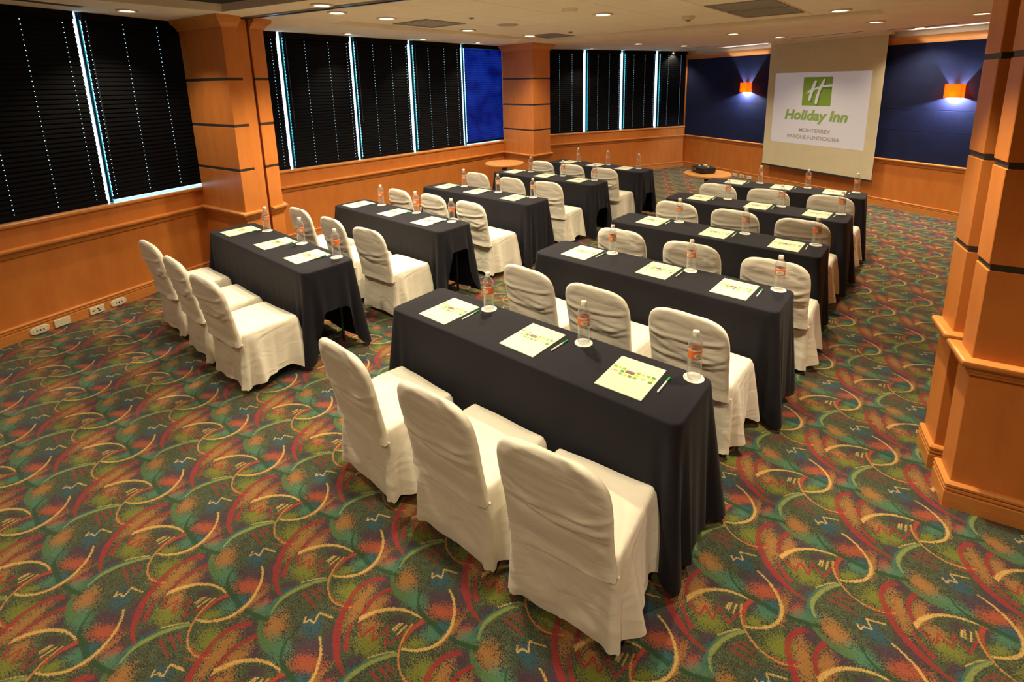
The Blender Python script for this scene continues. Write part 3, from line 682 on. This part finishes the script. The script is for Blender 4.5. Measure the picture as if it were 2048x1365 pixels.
# --- pen
penb = MB().lathe([(0, 0), (.0032, .0), (.0042, .004), (.0042, .098), (0, .098)], 10).mesh('barrel', plain('pen_white', (.80, .78, .72), .3), 40)
penc = MB().lathe([(0, .098), (.005, .098), (.005, .132), (.0035, .140), (0, .141)], 10).mesh('cap', plain('pen_green', (.02, .42, .06), .35), 40)
penk = MB().box(-.0014, .0014, .004, .0072, .100, .134).mesh('clip', plain('pen_green_clip', (.02, .34, .05), .35))
# --- water bottle and coaster
k = NT('clear_bottle_plastic'); b = k.b; b.inputs['Base Color'].default_value = (.97, .99, 1, 1); b.inputs['Roughness'].default_value = .04; b.inputs['IOR'].default_value = 1.25; b.inputs['Transmission Weight'].default_value = 1.0
tr = k.n('ShaderNodeBsdfTransparent'); tr.inputs[0].default_value = (.96, .97, .97, 1); lw = k.n('ShaderNodeLayerWeight'); lw.inputs[0].default_value = .30
gl = k.n('ShaderNodeBsdfGlossy'); gl.inputs['Roughness'].default_value = .06; df = k.n('ShaderNodeBsdfDiffuse'); df.inputs[0].default_value = (.8, .8, .8, 1)
m1 = k.n('ShaderNodeMixShader'); m1.inputs[0].default_value = .35; k.t.links.new(gl.outputs[0], m1.inputs[1]); k.t.links.new(df.outputs[0], m1.inputs[2])
m2 = k.n('ShaderNodeMixShader'); k.put(m2.inputs[0], k.math('MULTIPLY_ADD', lw.outputs['Facing'], .75, .09)); k.t.links.new(tr.outputs[0], m2.inputs[1]); k.t.links.new(m1.outputs[0], m2.inputs[2]); k.t.links.new(m2.outputs[0], k.out.inputs[0]); M['pet'] = k.mat
k = NT('bottle_label'); p = k.oco(); s_ = k.n('ShaderNodeSeparateXYZ'); k.put(s_.inputs[0], p)
ang = k.math('ARCTAN2', s_.outputs[0], k.math('MULTIPLY', s_.outputs[1], -1.0))
e = k.math('SQRT', k.math('ADD', k.math('POWER', k.math('DIVIDE', ang, .85), 2.0), k.math('POWER', k.math('DIVIDE', k.math('SUBTRACT', s_.outputs[2], .125), .0135), 2.0)))
band = k.math('GREATER_THAN', s_.outputs[2], .1485)
nz = k.noise(k.vm('MULTIPLY', p, (300, 300, 160)), 1.0, 1)
inner = k.ramp(nz.outputs[0], [(.42, (.62, .60, .50)), (.55, (.30, .38, .40))])
c_ = k.mix(k.math('LESS_THAN', e, 1.0), (.78, .17, .03, 1), (.70, .66, .52, 1)); c_ = k.mix(k.math('LESS_THAN', e, .72), c_, inner); c_ = k.mix(band, c_, (.75, .70, .58, 1))
k.t.links.new(c_, k.b.inputs['Base Color']); k.b.inputs['Roughness'].default_value = .4; M['label'] = k.mat
def bprof(top=.213):
    pr_ = [(0, .004), (.020, .0), (.0300, .003), (.0325, .010)]
    for i in range(6): z = .018+i*.0135; pr_ += [(.0325, z), (.0305, z+.0055), (.0325, z+.0110)]
    pr_ += [(.0322, .102), (.0312, .106), (.0312, .152), (.0326, .158), (.0330, .170), (.0312, .182), (.0255, .194), (.0170, .204), (.0132, .208), (.0130, top)]
    return pr_
botm = MB().lathe(bprof()+[(0, .213)], 28).mesh('bottle_body', M['pet'], 60)
bocap = MB().lathe([(0, .2132), (.0150, .2132), (.0155, .216), (.0155, .232), (.0145, .236), (0, .237)], 20).mesh('cap', plain('bottle_cap', (.80, .76, .66), .4), 40)
bolab = MB().lathe([(.0316, .1055), (.0318, .1075), (.0318, .1515), (.0316, .153)], 28).mesh('label', M['label'], 60)
k = NT('coaster_paper'); p = k.oco(); nz = k.noise(p, 90, 2); r_ = k.vm('LENGTH', k.vm('MULTIPLY', p, (1, 1, 0)))
f = k.math('MULTIPLY', k.math('GREATER_THAN', nz.outputs[0], .60), k.math('LESS_THAN', r_, .042)); k.t.links.new(k.mix(k.math('MULTIPLY', f, .5), (.84, .82, .74, 1), (.75, .48, .28, 1)), k.b.inputs['Base Color']); M['coast'] = k.mat
coam = MB().lathe([(0, 0), (.046, 0), (.0475, .0007), (.0475, .0016), (0, .0016)], 40).mesh('coaster', M['coast'])
PENX = {'R': .150, 'L': .119}
ci = 0
rng = random.Random(7)
for tk, ((tx, ty, th), paps, bots) in DATA.items():
    wh = where(tk)
    t = empty('folding_table', (tx, ty, 0), th); tag(t, 'narrow folding table under navy cloth, %s' % wh, 'table', 'seminar tables')
    obj('table_top', t_top, t)
    for sx in (-1, 1):
        for sy in (-.16, .16): obj('leg', legm, t, (sx*.74, sy, 0))
        obj('foot_bar', barm, t, (sx*.74, 0, 0)); o = obj('brace', brm, t, (sx*.74, 0, 0)); o.rotation_euler.z = 0 if sx > 0 else math.pi
    cl = obj('tablecloth', CLOTHS[CUSE[tk]], None, (tx, ty, 0), th + (math.pi if tk in ('R3', 'R4', 'L3', 'L4') else 0))
    tag(cl, 'dark navy tablecloth, %s' % wh, 'tablecloth', 'navy tablecloths')
    T = Matrix.Translation((tx, ty, 0)) @ Matrix.Rotation(th, 4, 'Z')
    for q in range(3):
        seat = SEAT[tk[0]][q]
        # chair
        c0 = empty('banquet_chair', (*CPOS[tk][q], 0), R(ROT.get(tk, (rng.uniform(-3, 3), rng.uniform(-3, 3), rng.uniform(-3, 3)))[q]))
        tag(c0, 'cream cloth-covered banquet chair, %s, %s' % (seat, wh), 'chair', 'cloth-covered chairs at the tables')
        sm, bm_ = CH[(ci*5+q) % len(CH)]; ci += 1
        obj('seat_cover', sm, c0); obj('back_cover', bm_, c0)
        for lx in (-.20, .20):
            for ly in (.045, .37): obj('leg', cleg, c0, (lx, ly, 0))
            obj('side_tie', knot, c0, (lx*1.19, -.012, .385))
        # notepad
        w_ = T @ Vector((paps[q][0], paps[q][1], ZT)); n0 = empty('notepad', w_, th+R(rng.uniform(-1.5, 1.5)))
        tag(n0, 'white notepad with green printed squares, %s, %s' % (seat, wh), 'notepad', 'printed notepads on the tables')
        obj('backing_card', nbk, n0); obj('pad', npm, n0); obj('cover_print', npr, n0)['kind'] = 'stuff'
        # pen
        onp = tk[0] == 'L'
        w_ = T @ Vector((paps[q][0]+PENX[tk[0]], paps[q][1]-.040, ZT+(.0095 if onp else .0045)))
        p0 = empty('pen', w_, th+R(rng.uniform(-4, 4))); p0.rotation_euler = (-math.pi/2, 0, p0.rotation_euler.z)
        tag(p0, 'white pen with green cap, %s, %s' % (seat, wh), 'pen', 'pens beside the notepads')
        obj('barrel', penb, p0); pc = obj('cap', penc, p0); obj('clip', penk, pc)
        # coaster and bottle
        w_ = T @ Vector((bots[q][0], bots[q][1], ZT)); c1 = obj('coaster', coam, None, w_, rng.uniform(0, 6))
        tag(c1, 'round white paper coaster, %s, %s' % (seat, wh), 'coaster', 'paper coasters under the bottles')
        b0 = empty('water_bottle', (w_.x, w_.y, ZT+.0017), R(rng.uniform(-5, 60)))
        tag(b0, 'clear water bottle with orange label, %s, %s' % (seat, wh), 'bottle', 'water bottles on the tables')
        obj('bottle_body', botm, b0); obj('cap', bocap, b0); obj('label', bolab, b0)
# ------------------------------------------------------------------ projector screen with the projected slide
sr = empty('projection_screen', (*WS.P(-6.275, .125), .40), WS.ang); tag(sr, 'large hanging projection screen showing a white slide with green logo', 'projection screen')
scm = plain('screen_fabric', (.66, .60, .42), .85, nscale=6, namt=.03)
MB().box(-1.105, 1.105, -.002, .002, .03, CEIL-.40-.005).build('screen_fabric', scm, sr)
MB().box(-1.108, 1.108, -.012, .012, 0, .032).build('bottom_bar', M['slot'], sr)
MB().box(-1.16, 1.16, -.05, .05, CEIL-.40-.035, CEIL-.40-.001).build('screen_housing', M['ceil'], sr)
# slide: metres from its lower left corner; the projected picture gives off light
SW, SH = 1.86, 1.33; S0 = (-.940, .505)
def em(name, col, es): return plain(name, tuple(c*.7 for c in col), .9, emit=col, es=es)
EM = .13
sl_w = em('slide_white', (.86, .84, .92), EM); sl_g = em('slide_green', (.28, .46, .06), .07); sl_d = em('slide_dark_green', (.16, .30, .05), .06); sl_t = em('slide_text_green', (.36, .54, .14), .08); sl_n = em('slide_text_brown', (.52, .42, .36), .08)
def flat(name, poly, mat, y, par): 
    return MB().add([(S0[0]+p[0], -y, S0[1]+p[1]) for p in poly], [tuple(range(len(poly)))]).build(name, mat, par)
so = flat('slide', [(0, 0), (SW, 0), (SW, SH), (0, SH)], sl_w, .0035, sr)
flat('logo_square', [(.623, .727), (1.191, .727), (1.191, 1.245), (.623, 1.245)], sl_g, .0045, so)
Ls = [(.751, .832), (.775, .815), (.792, .821), (.827, .955), (.875, 1.111), (.890, 1.170), (.865, 1.185), (.838, 1.172), (.800, 1.075), (.756, .905)]
Rs = [(.882, .777), (.905, .757), (.929, .767), (.968, .982), (1.038, 1.148), (1.050, 1.195), (1.034, 1.212), (1.016, 1.203), (.956, 1.088), (.892, .885)]
Cs = [(.681, .937), (.784, .978), (.873, 1.016), (1.011, 1.059), (1.190, 1.076), (1.190, 1.114), (1.006, 1.096), (.856, 1.045), (.754, 1.007)]
for P_ in (Ls, Rs): flat('logo_shadow', [(a+.022, b-.028) for a, b in P_], sl_d, .0050, so)
flat('logo_shadow', [(1.0, 1.045), (1.189, 1.020), (1.189, 1.060), (1.02, 1.06)], sl_d, .0050, so)
for P_ in (Ls, Rs, Cs): flat('logo_stroke', P_, sl_w, .0056+.0002*(P_ is Cs), so)
def text(s_, mat, x0, x1, base, height, name, shear=0.0, bold=0.0, par=None):
    cu = bpy.data.curves.new(name, 'FONT'); cu.body = s_; cu.shear = shear; cu.offset = bold; cu.resolution_u = 6
    to = bpy.data.objects.new(name, cu); COL.objects.link(to)
    dg = bpy.context.evaluated_depsgraph_get(); me = bpy.data.meshes.new_from_object(to.evaluated_get(dg)); bpy.data.objects.remove(to)
    cap = [v.co for v in me.vertices]; X0 = min(c.x for c in cap); X1 = max(c.x for c in cap); hh = .73
    for v in me.vertices:
        x, y = v.co.x, v.co.y; v.co = (S0[0]+x0+(x-X0)/(X1-X0)*(x1-x0), -.0058, S0[1]+base+y/hh*height)
    me.materials.clear(); me.materials.append(mat); me.name = name
    if len(me.polygons) and me.polygons[0].normal.y > 0: me.flip_normals()
    return obj(name, me, par)
text('Holiday Inn', sl_t, .281, 1.535, .465, .185, 'brand_text', .18, .042, so)
text('®', sl_t, 1.560, 1.585, .560, .022, 'registered_mark', 0, 0, so)
text('MONTERREY', sl_n, .613, 1.244, .237, .070, 'place_text', 0, .018, so)
text('PARQUE FUNDIDORA', sl_n, .372, 1.425, .106, .070, 'place_text', 0, .018, so)
# ------------------------------------------------------------------ wall sconces
k = NT('orange_sconce_shade'); t = k.t; di = k.n('ShaderNodeBsdfDiffuse'); di.inputs[0].default_value = (.80, .16, .02, 1); tl = k.n('ShaderNodeBsdfTranslucent'); tl.inputs[0].default_value = (.95, .20, .015, 1)
mx = k.n('ShaderNodeMixShader'); mx.inputs[0].default_value = .6; t.links.new(di.outputs[0], mx.inputs[1]); t.links.new(tl.outputs[0], mx.inputs[2]); t.links.new(mx.outputs[0], k.out.inputs[0]); M['shade'] = k.mat
M['bulb'] = plain('white_bulb', (1, 1, 1), .5, emit=(.78, .86, 1.0), es=30.0)
for tt, zz, lab in ((-8.0, 1.865, 'orange wall sconce left between the far window and the projection screen'), (-4.20, 1.815, 'orange wall sconce between the projection screen and the large column')):
    if 'left' in lab: lab = 'orange wall sconce between the far window and the projection screen'
    o = empty('wall_sconce', (*WS.P(tt, .012), zz), WS.ang); tag(o, lab, 'wall lamp', 'wall sconces on the navy wall')
    MB().box(-.055, .055, -.012, 0, .03, .17).build('back_plate', M['steel'], o)
    w2, dp, hh = .108, .095, .195; th = .004
    mb = MB(); mb.box(-w2, w2, -dp, -dp+th, 0, hh); mb.box(-w2, -w2+th, -dp+th, -.002, 0, hh); mb.box(w2-th, w2, -dp+th, -.002, 0, hh)
    mb.build('shade', M['shade'], o)
    MB().box(-.010, .010, -.050, -.012, .060, .068).build('lamp_arm', M['steel'], o)
    MB().lathe([(0, -.03), (.014, -.026), (.018, 0), (.014, .026), (0, .03)], 12, c=(0, -.045, .065)).build('bulb', M['bulb'], o, 180)
    for zz2, en in ((.038, 105.0),):
        ld = bpy.data.lights.new('sconce_light', 'POINT'); ld.energy = en; ld.color = (.72, .82, 1.0); ld.shadow_soft_size = .012
        lo = bpy.data.objects.new('sconce_light', ld); COL.objects.link(lo); lo.parent = o; lo.location = (0, -.045+(-.02), zz2)
# ------------------------------------------------------------------ ceiling downlights
def downlight(x, y, z, r, power, label, group, angle=125):
    o = empty('ceiling_downlight', (x, y, z)); tag(o, label, 'downlight', group)
    MB().lathe([(r*.86, -.001), (r*.84, -.010), (r*.90, -.014), (r*1.12, -.008), (r*1.15, .0)], 32).build('trim_ring', M['trimring'], o, 40)
    MB().lathe([(r*.70, -.004), (r*.80, -.006), (r*.88, -.011)], 32).build('reflector', M['reflector'], o, 180)
    MB().lathe([(0, -.011), (r*.45, -.010), (r*.72, -.007), (r*.78, -.003)], 24).build('lamp', M['lamp'], o, 180)
    ld = bpy.data.lights.new('downlight_beam', 'SPOT'); ld.energy = power; ld.color = LAMP; ld.spot_size = R(angle); ld.spot_blend = .75; ld.shadow_soft_size = r*.45
    lo = bpy.data.objects.new('downlight_beam', ld); COL.objects.link(lo); lo.parent = o; lo.location = (0, 0, -.020)
g1 = 'downlights in the ceiling'
for x, y, lb in [(-5.07, 3.63, 'downlight in the tiles between the partition track and the first square vent'), (-5.39, 5.21, 'tile downlight between the square vent and the round speaker grille'), (-5.33, 6.52, 'dim-looking tile downlight beside the vent near the second pillar'),
                 (-3.14, 5.16, 'tile downlight beside the short drum fitting'), (-1.07, 6.86, 'tile downlight at the corner of the tiles by the paired square vents'), (-2.95, 3.45, 'tile downlight over the fourth column-side row'), (-1.05, 4.85, 'tile downlight over the third column-side row')]:
    downlight(x, y, TZ-.001, .105, LAMP_W, lb, g1)
for x, y, lb in [(-2.70, 8.28, 'downlight in the plain ceiling above the projector table'), (-0.84, 8.05, 'downlight in the plain ceiling between the tiles and the screen wall vents'), (-2.32, 9.49, 'downlight in the plain ceiling nearest the projection screen'), (.18, 7.98, 'downlight in the plain ceiling partly behind the large column'),
                 (-0.45, 9.52, 'downlight in the plain ceiling above the sconce by the large column'), (-4.65, 8.93, 'downlight in the plain ceiling nearest the second pillar'), (-4.28, 10.19, 'downlight in the plain ceiling before the sconce by the far window')]:
    downlight(x, y, CEIL-.001, .095, LAMP_W*.75, lb, g1)
for x, y, lb in [(-6.42, 3.96, 'first'), (-6.43, 5.24, 'second'), (-6.38, 6.40, 'third')]: downlight(x, y, CEIL-.001, .065, LAMP_W*.25, '%s small soffit downlight from the grooved pillar, above the long window' % lb, g1, 100)
downlight(-5.86, 1.40, CEIL-.001, .075, LAMP_W*.4, 'small downlight in the soffit above the first window', g1, 110)
downlight(-4.37, 2.46, CEIL-.001, .085, LAMP_W*.9, 'downlight on the near side of the partition track', g1)
downlight(-4.71, 2.80, CEIL-.001, .085, LAMP_W*.9, 'downlight on the far side of the partition track', g1)
for x, y, lb in [(-5.90, 9.28, 'tiny bright pin spot over the far window near the second pillar'), (-5.22, 11.85, 'tiny bright pin spot where far window meets the navy wall')]: downlight(x, y, CEIL-.001, .045, LAMP_W*.25, lb, g1, 110)
for x, y, f_, lb in [(-3.30, .95, .85, 'above the aisle beside the last rows'), (-1.45, 1.15, .95, 'above the last column-side row of chairs'), (-4.35, -.45, .35, 'above the open carpet by the first window'), (-2.2, -.75, .4, 'above the middle of the open carpet'), (-.1, -.6, .75, 'above the open carpet before the large column'), (.85, 1.25, .7, 'close in front of the large column')]: downlight(x, y, TZ-.001, .105, LAMP_W*f_, 'unseen fill lamp added '+lb, g1)  # unseen lamps added as fill for the near chairs, carpet and column front
for x, y in [(-2.55, 2.87)]: downlight(x, y, CEIL-.001, .085, LAMP_W*1.4, 'downlight beside the partition track over the column-side tables', g1)
downlight(-.28, 2.90, CEIL-.001, .085, LAMP_W*1.5, 'downlight by the large column shining on the aisle carpet', g1, 72)
# ------------------------------------------------------------------ other ceiling fittings
def vent(cx, cy, s_, lab, z=TZ):
    o = empty('air_diffuser', (cx, cy, z)); tag(o, lab, 'ceiling vent', 'square ceiling vents')
    h = s_/2; mb = MB()
    for a in (0, 1, 2, 3):
        q0 = [(-h, -h), (h, -h), (h-.05, -h+.05), (-h+.05, -h+.05)]; c_, s2 = [(1, 0), (0, 1), (-1, 0), (0, -1)][a]
        mb.prism([(p[0]*c_-p[1]*s2, p[0]*s2+p[1]*c_) for p in q0], -.008, .012)
    mb.build('frame', M['grille'], o)
    MB().box(-h+.04, h-.04, -h+.04, h-.04, .010, .014).build('backing', M['slot'], o)
    n = 8
    for i in range(n):
        y = -h+.06+(s_-.12)*(i+.5)/n; mb = MB(); mb.add([(-h+.05, y-.022, .006), (h-.05, y-.022, .006), (h-.05, y+.016, -.006), (-h+.05, y+.016, -.006)], [(0, 1, 2, 3)])
        mb.build('slat', M['grille'], o)
def cell(i, j): return TX0+(i+.5)*TP, TY0+(j+.5)*TP
vent(-5.15, 4.32, .64, 'square air vent in the ceiling near the long window'); vent(*cell(5, 3), .66, 'square air vent in the ceiling toward the screen end'); vent(*cell(5, 4), .66, 'second square air vent beside the one toward the screen'); vent(-5.12, 6.80, .58, 'square air vent in the ceiling near the second pillar')
def disc(name, x, y, z, r, h, mat, lab, cat):
    o = empty(name, (x, y, z)); tag(o, lab, cat)
    MB().lathe([(0, -h), (r*.8, -h), (r*.97, -h*.5), (r, 0)], 28).build('body', mat, o, 40)
    return o
o = disc('ceiling_speaker', -4.57, 5.14, TZ, .15, .008, M['trimring'], 'flat round ceiling speaker grille between the tiles', 'speaker'); MB().lathe([(.10, -.0095), (.125, -.0095)], 28).build('grille_ring', M['grille'], o)
o = disc('ceiling_speaker', -3.17, 4.55, TZ, .085, .035, M['ceil'], 'short round drum fitting hanging under the tiled ceiling', 'speaker'); MB().lathe([(.0, -.036), (.07, -.036)], 28).build('grille', M['tile'], o)
o = disc('smoke_detector', -2.52, 6.09, TZ, .075, .045, M['ivory'], 'smoke detector with a dark slotted nose under the tiles', 'smoke detector'); MB().lathe([(0, -.062), (.022, -.060), (.036, -.046)], 16).build('sensor_nose', M['grille'], o, 60)
o = disc('sprinkler', -4.39, 4.31, TZ, .035, .012, M['grille'], 'small ceiling sprinkler near the square vent', 'sprinkler'); MB().tube((0, 0, -.012), (0, 0, -.024), .008, 8).build('nozzle', M['steel'], o)
o = disc('sprinkler', -4.55, 6.55, TZ, .035, .012, M['grille'], 'small ceiling sprinkler near the second pillar', 'sprinkler'); MB().tube((0, 0, -.012), (0, 0, -.024), .008, 8).build('nozzle', M['steel'], o)
def slotdiff(p, ang, L, wd, lab):
    o = empty('slot_diffuser', (p[0], p[1], CEIL), ang); tag(o, lab, 'air slot')
    MB().box(-L/2-.02, L/2+.02, -wd/2-.02, wd/2+.02, -.004, .002).build('frame', M['ceil'], o)
    MB().box(-L/2, L/2, -wd/2, wd/2, -.006, -.001).build('slot', M['slot'], o)
slotdiff(W1.P(2.15, .33), W1.ang, 1.15, .09, 'long dark air slot in the soffit above the first window')
slotdiff(WS.P(-8.75, .85), WS.ang, .9, .035, 'thin air slot in the ceiling over the left navy panel'); slotdiff(WS.P(-5.9, .75), WS.ang, 1.4, .035, 'thin air slot in the ceiling over the projection screen'); slotdiff(WS.P(-4.5, .55), WS.ang, .9, .035, 'thin air slot in the ceiling near the large column')
# ------------------------------------------------------------------ sockets and plates
def plate(w_, t_, z, kind, lab):
    p = w_.P(t_, .0245); o = empty('wall_socket', (p.x, p.y, z), w_.ang); tag(o, lab, 'socket', 'plates on the baseboards')
    if kind == 'oval':
        pts = [(.072*math.cos(a*math.pi/12)*(1 if True else 0), .036*math.sin(a*math.pi/12)) for a in range(24)]
        pts = [(math.copysign(abs(x/.072)**.7*.072, x), math.copysign(abs(y/.036)**.8*.036, y)) for x, y in pts]
        mb = MB(); n = len(pts); mb.add([(x, 0, y) for x, y in pts]+[(x*.93, -.012, y*.88) for x, y in pts], [(i, (i+1) % n, n+(i+1) % n, n+i) for i in range(n)]+[tuple(range(n, 2*n))]); mb.build('plate', M['ivory'], o)
        MB().box(-.045, .045, -.0135, -.0115, -.016, .016).build('insert', M['white'], o)
        for x in (-.024, .0, .024): MB().box(x-.006, x+.006, -.0145, -.013, -.009, .009).build('opening', M['slot'] if x == 0 else M['grille'], o)
    else:
        bevel_mesh(MB().box(-.060, .060, -.012, 0, -.036, .036).build('plate', M['ivory'], o).data, .003, 1)
        if kind == 'duplex':
            for x, z2, w3 in ((-.030, 0, .010), (.006, .010, .008), (.014, -.010, .008)): MB().box(x-w3, x+w3, -.0135, -.0115, z2-.006, z2+.006).build('opening', M['slot'], o)
plate(W1, 2.10, .045, 'oval', 'oval socket plate on the baseboard farthest from the pillar'); plate(W1, 2.262, .045, 'blank', 'blank rectangular cover plate on the first wall baseboard'); plate(W1, 2.535, .045, 'duplex', 'square socket plate with dark openings on the first wall baseboard'); plate(W1, 2.72, .045, 'oval', 'oval socket plate on the baseboard nearest the covered chairs')
for i, t_ in enumerate((-8.38, -8.165, -7.965, -7.765)): plate(WS, t_, .045, 'blank' if i != 2 else 'duplex', '%s ivory plate from the far window corner on the screen wall baseboard' % ('first', 'second', 'third', 'fourth')[i])
plate(W2, 5.15, .05, 'blank', 'small ivory plate on the baseboard under the long window')
# ------------------------------------------------------------------ round tables and projector
M['tabtop'] = wood_mat('round_table_wood', (.50, .20, .05), (.66, .31, .09), .3, (3, 14, 3))
M['dkwood'] = wood_mat('dark_pedestal_wood', (.06, .02, .01), (.10, .035, .015), .4)
def rtable(x, y, r, z, lab):
    o = empty('round_table', (x, y, 0)); tag(o, lab, 'table')
    MB().lathe([(0, z-.032), (r-.006, z-.032), (r, z-.026), (r, z-.006), (r-.005, z), (0, z)], 56).build('table_top', M['tabtop'], o, 40)
    MB().lathe([(.050, .04), (.045, .10), (.038, .40), (.045, z-.05), (.11, z-.033)], 20).build('pedestal', M['dkwood'], o, 60)
    MB().lathe([(0, 0), (.24, 0), (.24, .02), (.10, .045), (0, .05)], 32).build('foot', M['dkwood'], o, 40)
rtable(-2.715, 7.56, .345, .735, 'round wooden table on a dark pedestal carrying the projector'); rtable(-6.02, 6.60, .35, .735, 'empty round wooden table in the corner by the second pillar')
o = empty('projector', (-2.80, 7.60, .7355), R(-38)); tag(o, 'black projector standing on the round wooden table', 'projector')
bm = MB().prism([(-.17, -.09), (-.14, -.125), (.14, -.125), (.17, -.09), (.17, .10), (.15, .125), (-.15, .125), (-.17, .10)], .012, .092).mesh('housing', plain('projector_black', (.012, .012, .013), .35)); bevel_mesh(bm, .012, 3); obj('housing', bm, o)
MB().lathe([(0, 0), (.034, 0), (.036, .012), (.030, .018), (0, .014)], 20).build('lens', plain('lens_glass', (.03, .03, .05), .08), o, 40); ln = [c for c in o.children if c.name.startswith('lens')][0]; ln.location = (.09, .124, .055); ln.rotation_euler = (-math.pi/2, 0, 0)
MB().lathe([(0, 0), (.030, 0), (.030, .012), (.024, .020), (0, .020)], 18).build('focus_ring', M['ivory'], o, 40); fr = [c for c in o.children if c.name.startswith('focus')][0]; fr.location = (-.03, .05, .091)
for x, y in ((-.10, .0), (-.06, -.03), (.04, .06), (.10, .02)): MB().box(x-.018, x+.018, y-.008, y+.008, .091, .095).build('button', M['white'], o)
for i in range(6): MB().box(-.13+i*.022, -.12+i*.022, -.127, -.124, .03, .075).build('vent_slot', M['grille'], o)
for x in (-.13, .13):
    for y in (-.09, .09): MB().lathe([(0, 0), (.012, 0), (.012, .014), (0, .014)], 10, c=(x, y, 0)).build('foot', M['slot'], o)
